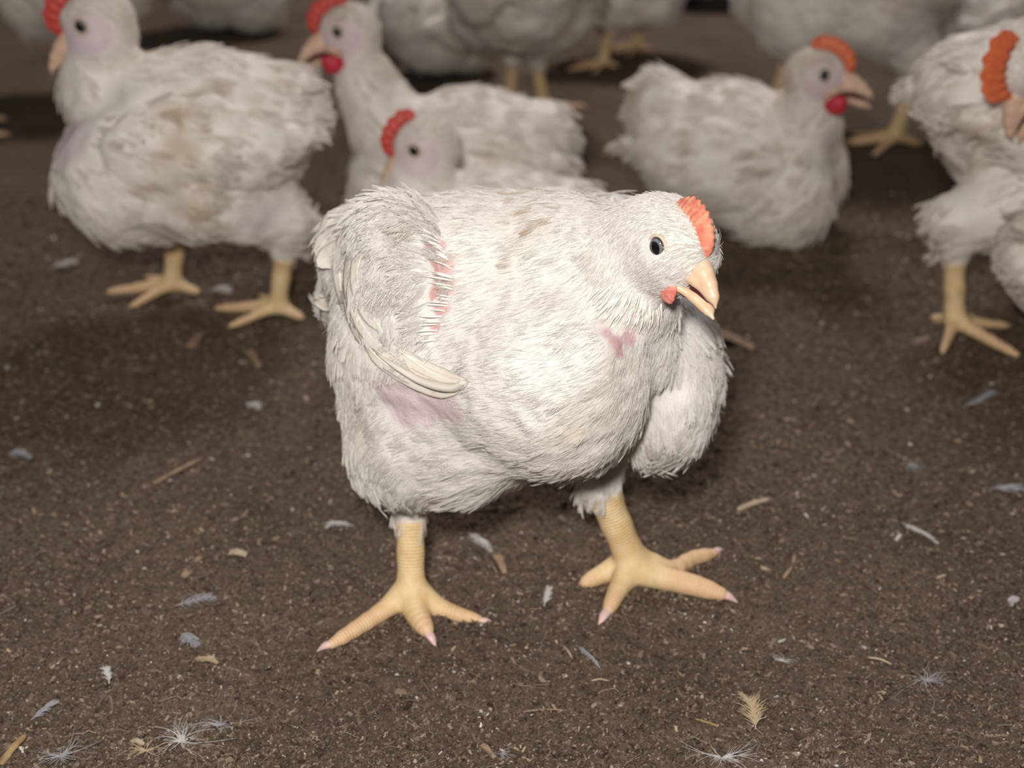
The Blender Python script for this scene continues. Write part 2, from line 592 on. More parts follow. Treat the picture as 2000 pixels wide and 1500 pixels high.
        ring = [ec + re * (ax * .10 + (a1 * math.cos(q) * .92 + a2 * math.sin(q) * 1.06)) for q in np.linspace(0, 2 * math.pi, 25)]
        V, F, _ = tubes([ring], [[.0009 * sc_] * 25], 8)
        if not fine or sg > 0:
            link_mesh('eyelid', V, F, M_lid, e)
        fw = Field(h * 1.3)
        wc = L(.0110, -.0212, .0112 * sg) if fine else L(.0150, -.0205, .0140 * sg)
        fw.ell(wc, np.array([.0080, .0058, .0026 if fine else .0045]) * sc_, np.stack([nrm(f * .8 - u * .3), nrm(u * .8 + f * .3), s * sg]), k=.002)
        fw.ell(wc + sc_ * (f * .003 + u * .004), np.array([.0064, .0042, .0024 if fine else .0045]) * sc_, np.stack([f, u, s * sg]), k=.003)
        V, F = fw.mesh(); V = relax(V, F, 1)
        Nn, _ = vnormals(V, F); V = V + Nn * (vnoise(V, 900, 3) * .0003)[:, None]
        link_mesh('wattle', V, F, wat, parent)


# ================================================================== THE HERO CHICKEN
def img_axes(rot):
    r = math.radians(rot)
    a = Rv * math.cos(r) + Uv * math.sin(r); b_ = -Rv * math.sin(r) + Uv * math.cos(r)
    return np.stack([a, b_, Fv])


HB = Field(0.00135)


def he(px, py, Y, rx, ry, rd, rot=0, k=0.012, sub=False, fld=HB):
    c = Q(px, py, Y); m_ = pxs(c)
    fld.ell(c, [rx * m_, ry * m_, rd], img_axes(rot), k, sub)


def hcap(a, b_, ra, rb, k=0.01, fld=HB):
    fld.cap(a, b_, ra * pxs(a), rb * pxs(b_), k)


he(950, 660, .725, 300, 255, .085, 0, .02)          # trunk
he(960, 500, .752, 300, 112, .080, 2, .02)          # back
he(1120, 520, .705, 135, 128, .055, 0, .02)         # shoulder
he(1050, 735, .672, 205, 185, .062, -18, .015)
he(1105, 775, .676, 148, 150, .058, -25, .015)
he(1130, 690, .665, 118, 130, .05, 0, .02)      # right breast lobe
he(900, 860, .705, 175, 125, .060, 14, .02)         # flank
he(1308, 765, .712, 88, 130, .050, 4, .008)         # left breast lobe
he(1290, 690, .720, 80, 90, .045, 0, .012)
he(1338, 700, .738, 68, 104, .040, 14, .014)
he(1298, 835, .712, 84, 66, .048, 22, .010)
he(1320, 640, .740, 40, 70, .035, 20, .014)
he(772, 838, .705, 90, 138, .045, -4, .02)          # right thigh
he(700, 500, .785, 72, 95, .060, 0, .02)            # rump
he(668, 585, .785, 45, 42, .035, 0, .012)
he(735, 690, .745, 52, 150, .045, 0, .02)
hcap(Q(785, 915, .697), H(800, 985, .064), 46, 30, .012)
hcap(Q(1215, 830, .752), H(1176, 922, .074), 50, 33, .012)
# neck
hcap(Q(1195, 640, .680), Q(1225, 560, .662), 88, 74, .018)
hcap(Q(1225, 560, .662), Q(1280, 490, .655), 74, 66, .018)
hcap(Q(1280, 600, .668), Q(1262, 705, .675), 42, 52, .014)
hcap(Q(1160, 520, .69), Q(1250, 455, .66), 80, 60, .018)
# head
HCc = Q(1322, 471, .645)
psi = math.radians(64); pit = math.radians(4)
hf = nrm(np.array([math.cos(psi) * math.cos(pit), -math.sin(psi) * math.cos(pit), -math.sin(pit)]))
hs = nrm(np.array([-math.sin(psi), -math.cos(psi), 0.0]))
hu = nrm(np.cross(hf, -hs)); hu = hu if hu[2] > 0 else -hu
HB.ell(HCc - hu * .001, [.0235, .0200, .0188], np.stack([hf, hu, hs]), .012)
HB.ell(HCc - hf * .016 - hu * .003, [.0180, .0180, .0180], np.stack([hf, hu, hs]), .012)
HB.ell(HCc + hs * .012 - hu * .007 - hf * .002, [.0140, .0120, .0080], np.stack([hf, hu, hs]), .010)
HB.ell(HCc + hf * .007 - hu * .006, [.0160, .0145, .0130], np.stack([hf, hu, hs]), .012)
HB.ell(HCc - hf * .004 - hu * .012, [.0180, .0140, .0165], np.stack([hf, hu, hs]), .012)


def foot(fld, hock, ankle, toes, rs_, legdata, k=.005):
    """shank plus toes; toes = list of polylines with radii"""
    mid = hock * .5 + ankle * .5
    fld.chain([hock, mid, ankle], rs_, k)
    legdata.append(('shank', [hock, mid, ankle], rs_))
    for pts, rr in toes:
        n = 8
        P = spline(pts, n); R = lerp_arr(rr, n) * lerp_arr([1, .86, .86, .9], n)
        fld.chain(list(P), list(R), .004)
        legdata.append(('toe', P, R))


legdata = []
foot(HB, H(801, 1000, .061), H(803, 1160, .014), [
    ([H(800, 1150, .015), H(755, 1188, .010), H(700, 1225, .007), H(648, 1258, .005)], [.0090, .0062, .0052, .0038]),
    ([H(806, 1160, .014), H(815, 1200, .009), H(836, 1235, .006)], [.0095, .0075, .0042]),
    ([H(812, 1158, .014), H(855, 1185, .009), H(900, 1202, .004), H(938, 1212, .003)], [.0090, .0060, .0045, .0032]),
    ([H(800, 1165, .012), H(790, 1150, .006)], [.006, .004])],
    [.0102, .0078, .0098], legdata)
foot(HB, H(1172, 948, .070), H(1236, 1100, .016), [
    ([H(1250, 1098, .016), H(1310, 1112, .009), H(1350, 1092, .006), H(1393, 1080, .005)], [.0095, .0055, .0055, .0036]),
    ([H(1238, 1112, .014), H(1290, 1128, .010), H(1350, 1142, .009), H(1408, 1160, .006)], [.0095, .0078, .0074, .0050]),
    ([H(1228, 1118, .012), H(1208, 1150, .009), H(1188, 1192, .005)], [.0085, .0062, .0042]),
    ([H(1218, 1100, .013), H(1180, 1120, .009), H(1142, 1138, .006)], [.0080, .0060, .0040])],
    [.0122, .0092, .0110], legdata)

hero = empty('chicken', (0.0, 0.70, 0.0))
tag(hero, 'large sharp white broiler chicken striding in front, orange comb, beak slightly open', 'chicken', 'white broiler chickens')

V, F = HB.mesh()
V = relax(V, F, 3)
Nv, _ = vnormals(V, F)


def leg_attr(V, legdata):
    leg = np.zeros(len(V)); al = np.zeros(len(V)); toe = np.zeros(len(V)); scu = np.zeros(len(V))
    best = np.full(len(V), 1e9)
    near = V[:, 2] < 0.12
    idx = np.nonzero(near)[0]; P = V[idx]
    for kind, pts, rs in legdata:
        acc = 0.0
        for i in range(len(pts) - 1):
            a = np.asarray(pts[i]); b_ = np.asarray(pts[i + 1]); ab = b_ - a; ln = np.linalg.norm(ab)
            t = np.clip((P - a) @ ab / (ab @ ab), 0, 1)
            d = np.linalg.norm(P - a - t[:, None] * ab, axis=1) - (rs[i] + (rs[i + 1] - rs[i]) * t)
            m_ = d < best[idx]
            best[idx[m_]] = d[m_]
            al[idx[m_]] = acc + t[m_] * ln
            toe[idx[m_]] = (np.clip((acc + t[m_] * ln - .012) / .02, 0, 1) if kind == 'toe' else 0)
            if kind == 'shank' and i == 0:
                lv = np.clip((t * ln - .003 + 0.0) / .004, 0, 1)
            else:
                lv = np.ones(len(P))
            leg[idx[m_]] = np.where(d < .0035, lv, 0)[m_]
            sv = acc + t[m_] * ln
            tot = sum(np.linalg.norm(np.asarray(pts[q + 1]) - np.asarray(pts[q])) for q in range(len(pts) - 1))
            fr = sv / tot
            scu[idx[m_]] = np.clip(fr / .15, 0, 1) * np.clip((.80 - fr) / .15, 0, 1) if kind == 'shank' else np.clip((fr - .35) / .15, 0, 1) * .7
            acc += ln
    return leg, al, toe, scu


leg, along, toe, scute = leg_attr(V, legdata)
# lumps of feathered surface (not on legs, little on head)
dh = np.linalg.norm(V - HCc, axis=1)
amp = (1 - leg) * np.clip((dh - .03) / .03, 0.08, 1)
V = V + Nv * (amp * (fbm(V, 45, 5, 2) * .0022 + fbm(V * np.array([1, 1, 1]), 130, 9, 2) * .0007))[:, None]
V[:, 2] = np.maximum(V[:, 2], -0.004)
Nv, Ar = vnormals(V, F)
bvh = BVHTree.FromPolygons([tuple(v) for v in V], [tuple(int(i) for i in f) for f in F])


def hit(px, py, tree=None):
    d = nrm(ray(px, py))
    loc, nor, i, dist = (tree or bvh).ray_cast(Vector(CAM), Vector(d))
    if loc is None:
        return None, None
    n_ = np.array(nor)
    return np.array(loc), (n_ if n_ @ d < 0 else -n_)


pink = np.zeros(len(V))
pink_spots = [(760, 770, 34), (800, 775, 42), (845, 790, 40), (880, 800, 30), (790, 800, 36), (835, 815, 24), (745, 752, 24),
              (1205, 668, 20), (1228, 658, 20), (1212, 690, 14), (1186, 650, 14), (1300, 590, 22), (1280, 575, 12),
              (855, 480, 18), (868, 520, 20), (872, 560, 22), (862, 600, 18), (850, 640, 12)]
for px, py, r in pink_spots:
    p, n_ = hit(px, py)
    if p is None: continue
    d = np.linalg.norm(V - p, axis=1) / (r * pxs(p))
    d = d + fbm(V, 120, 31, 2) * .25
    pink = np.maximum(pink, np.clip((1.25 - d) / .35, 0, 1))
raw = np.zeros(len(V))
for px, py, r in ((1205, 615, 22), (1235, 630, 22), (1180, 635, 18), (1225, 600, 16)):
    p, n_ = hit(px, py)
    d = np.linalg.norm(V - p, axis=1) / (r * pxs(p)) + fbm(V, 150, 33, 2) * .3
    raw = np.maximum(raw, np.clip((1.2 - d) / .5, 0, 1) * .3)
for px, py, r in pink_spots:
    if (px > 1180 and 640 < py < 700) or (850 <= px <= 875 and py < 650):
        p, n_ = hit(px, py)
        d = np.linalg.norm(V - p, axis=1) / (r * pxs(p)) + fbm(V, 150, 33, 2) * .3
        raw = np.maximum(raw, np.clip((1.1 - d) / .5, 0, 1) * (.75 if px > 1180 else 1))
body = link_mesh('body', V, F, M_skin, hero, attrs={'raw': raw, 'leg': leg, 'along': along, 'toe': toe, 'pink': pink, 'scute': scute})

# claws
for a, b_, r in [((650, 1257, .005), (618, 1273, .001), .0034), ((836, 1236, .006), (852, 1265, .001), .0034), ((936, 1212, .003), (966, 1219, .0005), .0026),
                 ((1392, 1080, .005), (1414, 1074, .002), .0030), ((1404, 1158, .006), (1442, 1178, .001), .0040), ((1189, 1190, .005), (1168, 1224, .001), .0036), ((1143, 1137, .006), (1130, 1145, .002), .003)]:
    A = H(*a); B = H(*b_)
    mid = (A + B) / 2 + np.array([0, 0, .0012])
    Vc, Fc, _ = tubes([spline([A, mid, B], 8)], [lerp_arr([r, r * .85, r * .12], 8)], 10, .8)
    link_mesh('claw', Vc, Fc, M_claw, hero)

head_parts(hero, HCc, hf, hu, hs, 1.0, True, M_comb, M_wattle, 0.16, comb_lean=-0.75, comb_h=1.0, sides=(1, -1))

# flow of the feathers, given along the visible outline and carried over the surface
guides = [(1350, 440, -1, -.4), (1300, 420, -1, -.15), (1250, 410, -1, .3), (1225, 450, -.8, .6), (1260, 520, -.8, .6), (1310, 520, -.8, .5), (1290, 560, -.8, .6),
          (1195, 500, -.5, .9), (1190, 590, -.6, .8), (1235, 610, -.5, 1), (1275, 640, -.2, 1), (1305, 620, .05, 1), (1300, 700, -.1, 1),
          (1150, 640, -.8, .5), (1150, 430, -1, -.15), (1050, 395, -1, 0), (950, 400, -1, .05), (850, 410, -1, .1), (740, 420, -.9, .2), (660, 450, -.9, .2), (650, 580, -.9, .4),
          (1100, 500, -1, .3), (1000, 560, -1, .2), (1050, 650, -1, .15), (1150, 740, -1, .35), (950, 700, -1, .1), (1000, 780, -1, .15), (1100, 830, -.9, .45),
          (1200, 820, -.7, .8), (1240, 740, -.4, 1), (1150, 890, -.9, .6), (1000, 930, -1, .4), (900, 900, -1, .35), (880, 970, -.9, .4), (820, 880, -.9, .35),
          (720, 820, -.7, .5), (700, 900, -.4, .9), (760, 960, -.1, 1), (800, 985, 0, 1), (690, 700, -.3, 1), (1320, 780, .1, 1), (1380, 720, .3, 1), (1380, 820, 0, 1), (1300, 880, -.3, 1), (1200, 930, 0, 1)]
GP = []; GD = []
for px, py, dx, dy in guides:
    p, n_ = hit(px, py)
    if p is None: continue
    GP.append(p); GD.append(nrm(Rv * dx - Uv * dy))
GP = np.array(GP); GD = np.array(GD)


def flow(P):
    d2 = ((P[:, None] - GP[None]) ** 2).sum(-1) + 1e-6
    w_ = 1 / d2 ** 1.7
    return nrm((w_[..., None] * GD[None]).sum(1) / w_.sum(1, keepdims=True) + rng.normal(0, .05, (len(P), 3)))


dh = np.linalg.norm(V - HCc, axis=1)
isbeak = ((V - HCc) @ hf > .0300) & (dh < .04)
wingbase = Q(800, 580, .68)
wbody = (1 - leg) * (pink < .5) * np.clip((dh - .028) / .02, 0, 1)
wbody[V[:, 2] < .03] = 0
smooth_c = [Q(1060, 700, .62), Q(1120, 790, .63), Q(980, 740, .63), Q(1020, 600, .65)]
dsm = np.min([np.linalg.norm(V - c_, axis=1) for c_ in smooth_c], axis=0)
wclump = wbody * np.clip((dsm - .028) / .03, .10, 1)
P, N, fi = sample(V, F, Nv, Ar, 5600, wclump)
D = flow(P)
low = np.clip((.125 - P[:, 2]) / .05, 0, 1)
L_ = .0115 + .004 * low + rng.normal(0, .0016, len(P))
L_ = L_ * np.where(P[:, 2] < .085, .75, 1)
dhp = np.linalg.norm(P - HCc, axis=1)
tint = np.clip((fbm(P, 120, 77, 3) - .12) * 1.3, 0, 1) * np.clip((P[:, 2] - .232) / .015, 0, 1) * (dhp > .045) * .9 + (rng.random(len(P)) < .006) * .35
for px, py, r, a_ in ((1268, 858, 12, .5), (1240, 800, 8, .6), (1245, 770, 6, .6), (1330, 830, 22, .15), (770, 905, 10, .2)):
    p, n_ = hit(px, py)
    if p is not None: tint = np.maximum(tint, a_ * np.exp(-(np.linalg.norm(P - p, axis=1) / (r * pxs(p))) ** 2))
neckm = np.linalg.norm(P - Q(1225, 590, .64), axis=1) < .028
L_[neckm] *= .7
Pc, R, t_ = feathers(P, N, D, L_, L_ * .40, 14, .00016, lift=.03 + .10 * low, tint=tint)
curves_obj('plumage', Pc, R, t_, M_feather, body)
# downy fill
P, N, fi = sample(V, F, Nv, Ar, 80000, wbody)
D = flow(P)
Pc, R, t_ = hairs(P, N, D, rng.uniform(.004, .009, len(P)), .00011, .10)
curves_obj('down', Pc, R, t_, M_feather, body)
# short head feathers
whead = (1 - leg) * (dh < .055) * (~isbeak) * (pink < .6)
eyeP = HCc + hf * .0085 + hu * .003 + hs * .0168
whead = whead * (np.linalg.norm(V - eyeP, axis=1) > .0068)
mpos = HCc + hf * .014 - hu * .010 + hs * .010
whead = whead * (np.linalg.norm(V - mpos, axis=1) > .006)
P, N, fi = sample(V, F, Nv, Ar, 16000, whead)
D = flow(P)
Pc, R, t_ = hairs(P, N, D, rng.uniform(.003, .0055, len(P)), .00015, .22)
curves_obj('head_feathers', Pc, R, t_, M_feather, body)

# ---- right wing: lobe, covert plumage, long flight feathers, pin feathers
WF = Field(0.0014)
he(800, 560, .690, 108, 158, .030, 10, .01, fld=WF)
he(755, 600, .700, 70, 120, .028, 8, .012, fld=WF)
he(850, 690, .676, 72, 62, .026, -30, .014, fld=WF)
he(770, 450, .715, 75, 70, .035, 20, .014, fld=WF)
WV, WFc = WF.mesh(); WV = relax(WV, WFc, 3)
WN, WA = vnormals(WV, WFc)
WV = WV + WN * (fbm(WV, 60, 8, 2) * .0012)[:, None]
WN, WA = vnormals(WV, WFc)
wpink = np.zeros(len(WV))
wb = BVHTree.FromPolygons([tuple(v) for v in WV], [tuple(int(i) for i in f) for f in WFc])
for px, py, r in [(848, 480, 22), (858, 510, 22), (866, 540, 24), (862, 575, 24), (856, 605, 18), (852, 640, 13), (842, 460, 16)]:
    p, n_ = hit(px, py, wb)
    if p is None: continue
    d = np.linalg.norm(WV - p, axis=1) / (r * pxs(p))
    wpink = np.maximum(wpink, np.clip((1.2 - d) / .3, 0, 1))
z0 = np.zeros(len(WV)); wraw = np.clip(wpink * 1.3 - .25, 0, 1)
wing = link_mesh('wing', WV, WFc, M_skin, hero, attrs={'leg': z0, 'along': z0, 'toe': z0, 'pink': wpink, 'raw': wraw})


def both(px, py):
    a, na = hit(px, py, wb); b2, nb2 = hit(px, py)
    if a is None: return b2, nb2
    if b2 is None: return a, na
    return (a, na) if a @ Fv < b2 @ Fv else (b2, nb2)


wg = [(800, 420, -.9, .3), (740, 440, -.8, .5), (700, 500, -.3, 1), (760, 520, -.5, .9), (700, 600, .2, 1), (740, 660, .4, .9), (800, 600, -.2, 1), (800, 700, .7, .7), (850, 600, -1, .1), (850, 500, -1, -.1), (860, 740, .9, .3), (890, 680, -.6, .6)]
WGP = []; WGD = []
for px, py, dx, dy in wg:
    p, n_ = both(px, py)
    if p is not None: WGP.append(p); WGD.append(nrm(Rv * dx - Uv * dy))
WGP = np.array(WGP); WGD = np.array(WGD)


def wflow(P):
    d2 = ((P[:, None] - WGP[None]) ** 2).sum(-1) + 1e-6
    w_ = 1 / d2 ** 1.6
    return nrm((w_[..., None] * WGD[None]).sum(1) / w_.sum(1, keepdims=True) + rng.normal(0, .05, (len(P), 3)))


P, N, fi = sample(WV, WFc, WN, WA, 2000, (wpink < .4).astype(float))
L_ = .0140 + rng.normal(0, .002, len(P))
Pc, R, t_ = feathers(P, N, wflow(P), L_, L_ * .42, 15, .00017, lift=.09, tint=np.clip(fbm(P, 60, 7, 3) - .8, 0, 1) * .4)
curves_obj('wing_coverts', Pc, R, t_, M_feather, wing)
P, N, fi = sample(WV, WFc, WN, WA, 14000, (wraw < .3).astype(float))
Pc, R, t_ = hairs(P, N, wflow(P), rng.uniform(.005, .010, len(P)), .00012, .10)
curves_obj('wing_down', Pc, R, t_, M_feather, wing)


def vane(name, pts, nor, width, parent, m1=M_vane, m2=M_shaft, asym=0.35, n=22, shaft=.0006):
    """a long feather: curved two-sided blade with thickness and a shaft"""
    C_ = spline(pts, n); Nn = nrm(spline(nor, n))
    tg = nrm(np.gradient(C_, axis=0)); T = nrm(np.cross(Nn, tg))
    u = np.linspace(0, 1, n)
    prof = np.minimum(1, (u / .18) ** .6) * np.minimum(1, ((1 - u) / .22 + 1e-6) ** .55)
    wl = width * prof * (1 - asym); wr = width * prof * asym
    cols = 7
    Vv = []; Fv_ = []
    for lay in (0, 1):
        for i in range(n):
            for j in range(cols):
                x = j / (cols - 1)
                o_ = -wl[i] + (wl[i] + wr[i]) * x
                camber = -.10 * (abs(o_) / width) * abs(o_)
                Vv.append(C_[i] + T[i] * o_ + Nn[i] * (camber - lay * .00025 * (0.3 + math.sin(math.pi * x)) + .00018 * math.sin(i * 2.3 + j)))
    q = n * cols
    for i in range(n - 1):
        for j in range(cols - 1):
            a = i * cols + j
            Fv_.append((a, a + 1, a + cols + 1, a + cols)); Fv_.append((q + a, q + a + cols, q + a + cols + 1, q + a + 1))
        for j in (0, cols - 1):
            a = i * cols + j; Fv_.append((a, a + cols, q + a + cols, q + a))
    for i in (0, n - 1):
        for j in range(cols - 1):
            a = i * cols + j; Fv_.append((a, a + 1, q + a + 1, q + a))
    nf0 = len(Fv_)
    Vt, Ft, _ = tubes([C_ + Nn * .0003], [np.linspace(shaft, shaft * .3, n)], 6)
    b0 = len(Vv)
    Fv_ += [tuple(b0 + k for k in f) for f in Ft]
    return link_mesh(name, np.vstack([np.array(Vv), Vt]), Fv_, [m1, m2], parent, midx=[0] * nf0 + [1] * len(Ft))


def surf_line(pxp, off):
    P_ = []; N2 = []
    last = None
    for k, (px, py) in enumerate(pxp):
        p, n_ = both(px, py)
        if p is None:
            if last is None: p = Q(px, py, .72); n_ = -Fv
            else:
                p = Q(px, py, last[0][1]); n_ = nrm(last[1] - Fv * .5)
        last = (p, n_)
        P_.append(p + nrm(n_ - Fv * .5) * off[k] if np.ndim(off) else p + nrm(n_) * off); N2.append(nrm(n_ - Fv * .6))
    return P_, N2


# flight feathers sweep down the rear edge of the wing and forward to its folded tip
arcs = [
    ([(748, 430), (718, 475), (700, 540), (722, 610), (770, 655)], .009),
    ([(728, 432), (698, 480), (682, 545), (700, 620), (750, 672)], .009),
    ([(700, 420), (672, 470), (666, 540), (684, 615), (730, 668)], .0085),
    ([(690, 520), (694, 590), (722, 650), (775, 695), (830, 725)], .0085),
    ([(676, 540), (686, 610), (716, 668), (770, 712), (835, 742)], .008),
    ([(700, 620), (728, 672), (775, 715), (830, 742), (885, 756)], .008),
    ([(712, 660), (745, 700), (800, 738), (855, 760), (900, 764)], .007),
    ([(740, 630), (770, 672), (815, 705), (865, 728), (912, 742)], .008),
    ([(790, 690), (830, 718), (868, 738), (915, 752)], .009),
]
for k, (pl, wd) in enumerate(arcs):
    Pn, Nn_ = surf_line(pl, .0006 + .00012 * k)
    vane('flight_feather', Pn, Nn_, wd, wing)
arm = spline(surf_line([(742, 688), (780, 716), (820, 738), (862, 752), (895, 756), (914, 744)], .0024)[0], 20)
Vt, Ft, _ = tubes([arm], [lerp_arr([.0008, .0026, .0036, .0042, .0040, .0022], 20)], 12, .62)
link_mesh('folded_wing_tip', Vt, Ft, M_vane, wing)
for pl, wd in [([(740, 425), (690, 425), (640, 470), (618, 500)], .016), ([(735, 415), (700, 408), (655, 425), (622, 470)], .014),
               ([(720, 470), (680, 480), (645, 500), (622, 520)], .014), ([(700, 560), (665, 572), (640, 585), (618, 580)], .014)]:
    Pn, Nn_ = surf_line(pl, .001)
    vane('tail_feather', Pn, Nn_, wd, hero, asym=.5)

# pin feathers standing over bare skin at the wing shoulder and on the neck
Ps = []; Rs = []
pins = []
for i in range(24):
    u = i / 23
    y0 = 462 + 200 * u
    x1 = 858 + 28 * math.sin(math.pi * min(1, u * 1.15)) - 14 * max(0, u - .7)
    x0 = x1 - random.uniform(26, 58); y0 += random.uniform(-5, 5)
    sl = 24 * (1 - u) - 5
    pins.append(((x1, y0 + sl * .5), (x0, y0 - sl * .5)))
for (a, b_) in pins:
    pa, na = both(*a); pb, nb_ = both(*b_)
    if pa is None or pb is None: continue
    md = (pa + pb) / 2 + nrm(na + nb_) * .0022
    Ps.append(spline([pa, md, pb + nb_ * .0012], 8)); Rs.append(lerp_arr([.0005, .00062, .0001], 8) * random.uniform(.6, 1.2))
Vt, Ft, _ = tubes(Ps, Rs, 6)
link_mesh('pin_feathers', Vt, Ft, M_pinw, wing)['kind'] = 'stuff'
Ps = []; Rs = []
for i in range(95):
    u = rng.random(); v = rng.random()
    x = 1175 + 115 * u + 6 * v; y = 548 + 30 * u + 62 * v * (1 - .4 * u)
    if x > 1262 and y < 590: continue
    an = math.radians(136 - 44 * u + rng.normal(0, 4)); ln = rng.uniform(26, 46)
    pa, na = hit(x, y); pb, nb_ = hit(x + ln * math.cos(an), y + ln * math.sin(an))
    if pa is None or pb is None or np.linalg.norm(pa - pb) > .03: continue
    md = (pa + pb) / 2 + nrm(na + nb_) * .0016
    Ps.append(spline([pa, md, pb + nb_ * .0010], 8)); Rs.append(lerp_arr([.0004, .0005, .00012], 8) * random.uniform(.6, 1.15))
Vt, Ft, _ = tubes(Ps, Rs, 6)
link_mesh('neck_pins', Vt, Ft, M_pinw, body)['kind'] = 'stuff'

# left wing, mostly behind the body
LW = Field(0.002)
he(1230, 560, .800, 110, 120, .022, 20, .01, fld=LW)
he(1372, 720, .758, 34, 66, .018, 14, .01, fld=LW)
he(1190, 425, .765, 60, 48, .025, 0, .01, fld=LW)
LW.cap(Q(1230, 560, .79), Q(1360, 690, .765), .020, .012, .01)
V2, F2 = LW.mesh(); V2 = relax(V2, F2, 3); N2, A2 = vnormals(V2, F2)
z2 = np.zeros(len(V2))
lw = link_mesh('wing', V2, F2, M_skin, hero, attrs={'leg': z2, 'along': z2, 'toe': z2, 'pink': z2})
P, N, fi = sample(V2, F2, N2, A2, 900)
L_ = .016 + rng.normal(0, .002, len(P))
Pc, R, t_ = feathers(P, N, np.tile(nrm(-Rv * .2 - Uv), (len(P), 1)) + rng.normal(0, .2, (len(P), 3)), L_, L_ * .36, 12, .00021, lift=.12)
curves_obj('wing_coverts', Pc, R, t_, M_feather, lw)


# ================================================================== THE OTHER CHICKENS
def hen(label, base, yaw, sc_=1.0, stand=True, neck=None, head_dir=(1, 0, -.25), feet=None, seed=1, comb=M_combr, nf=1500, base_col=(.78, .73, .67), dirt_c=(.62, .52, .41),
        body_z=None, pitch=0.0, head=True, tail_up=.02, comb_h=1.0, pinks=(), h=.0030, wings=True, squat=1.0, beak_m=M_beakb, comb_lean=0.0, head_px=None, hw=False, hsc=1.25, mid_up=0.0, spread=48):
    """base: ground point; yaw: heading in the ground plane (degrees from +x, counter-clockwise)"""
    base = np.array([base[0], base[1], 0.0])
    ya = math.radians(yaw)
    fx = np.array([math.cos(ya), math.sin(ya), 0]); ly = np.array([-math.sin(ya), math.cos(ya), 0]); up = np.array([0, 0, 1.0])
    pa = math.radians(pitch)
    bf = fx * math.cos(pa) + up * math.sin(pa); bu = up * math.cos(pa) - fx * math.sin(pa)
    z0 = (body_z if body_z is not None else (.165 if stand else .085)) * sc_
    O = base + up * z0

    def L(a, b_, c_): return O + sc_ * (bf * a + ly * b_ + bu * c_)
    ax = np.stack([bf, ly, bu])
    g = Field(h)
    E = lambda c_, r, k=.02: g.ell(c_, np.array(r) * sc_, ax, k)
    E(L(-.01, 0, 0), (.098, .078, .076 * squat))
    E(L(-.02, 0, .028), (.088, .068, .052))
    E(L(.044, .030, -.018), (.064, .050, .064 * squat), .012)
    E(L(.044, -.030, -.018), (.064, .050, .064 * squat), .012)
    E(L(-.088, 0, .006 + tail_up), (.042, .046, .038))
    tail = L(-.098, 0, .012 + tail_up * 1.6)
    g.cap(L(-.085, 0, .01 + tail_up), tail, .03 * sc_, .020 * sc_, .02)
    ld = []
    if stand:
        fts = feet or [(-.045, .055, 0), (.035, -.055, 0)]
        for i, ft in enumerate(fts):
            sg = 1 if ft[1] > 0 else -1
            F0 = base + sc_ * (fx * ft[0] + ly * ft[1])
            d = math.radians(ft[2])
            tdir = fx * math.cos(d) + ly * math.sin(d); tl = -fx * math.sin(d) + ly * math.cos(d)
            hock = F0 + sc_ * (up * .066 - tdir * .010)
            ank = F0 + up * .013 * sc_
            g.cap(L(-.02, .045 * sg, -.03), hock + up * .03 * sc_, .048 * sc_, .024 * sc_, .02)
            g.cap(hock + up * .03 * sc_, hock, .024 * sc_, .011 * sc_, .01)
            rr = [.0058, .0046, .0032]
            tz = lambda v: v * 1.0
            toes = []
            for aa, ll in ((0, .062), (spread, .050), (-spread, .050), (170, .026)):
                dd = tdir * math.cos(math.radians(aa)) + tl * math.sin(math.radians(aa))
                toes.append(([ank, F0 + dd * ll * .5 * sc_ + up * .008 * sc_, F0 + dd * ll * sc_ + up * .004 * sc_], [x * sc_ * (1.2 if aa == 0 else 1) for x in rr]))
            foot(g, hock, ank, toes, [.0098 * sc_, .0080 * sc_, .0095 * sc_], ld, .006)
    nk = neck or [(.085, 0, .045), (.115, 0, .095), (.125, 0, .135)]
    npts = [L(*p) for p in nk]
    if head_px is not None:
        e_ = Q(head_px[0], head_px[1], base[1] + head_px[2]) - up * .006 * sc_
        r_ = L(.060, 0, .03)
        npts = [r_ + (e_ - r_) * .25, r_ + (e_ - r_) * .60 + up * mid_up, e_]
    if head:
        g.chain([L(.045, 0, .01)] + npts, [x * sc_ for x in ([.046, .036, .028, .020] if len(npts) == 3 else list(np.linspace(.055, .024, len(npts) + 1)))], .014)
        hd = np.array(head_dir, float)
        f_ = nrm(hd) if hw else nrm(fx * hd[0] + ly * hd[1] + up * hd[2])
        bs_ = sc_; sc_ = sc_ * hsc
        s_ = nrm(np.cross(f_, up))
        if s_ @ Fv > 0: s_ = -s_          # side that faces the viewer's half
        u_ = nrm(np.cross(s_, f_)); u_ = u_ if u_[2] > 0 else -u_
        hc_ = npts[-1] + up * .006 * sc_
        g.ell(hc_, np.array([.0240, .0205, .0182]) * sc_, np.stack([f_, u_, s_]), .010)
        g.ell(hc_ + (f_ * .009 - u_ * .006) * sc_, np.array([.0155, .0135, .0120]) * sc_, np.stack([f_, u_, s_]), .006)
        g.ell(hc_ + (-f_ * .004 - u_ * .012) * sc_, np.array([.017, .014, .0145]) * sc_, np.stack([f_, u_, s_]), .006)
        sc_ = bs_
    root = empty('chicken', tuple(base))
    tag(root, label, 'chicken', 'white broiler chickens')
    if not stand:
        g.ell(base + up * -.04, [.4, .4, .04], np.eye(3), .006, sub=True)
    V, F = g.mesh(); V = relax(V, F, 2)
    Nv, _ = vnormals(V, F)
    lg, al, to, scu = leg_attr(V, ld) if ld else (np.zeros(len(V)),) * 4
    dh = np.linalg.norm(V - hc_, axis=1) / sc_ if head else np.full(len(V), 9.0)
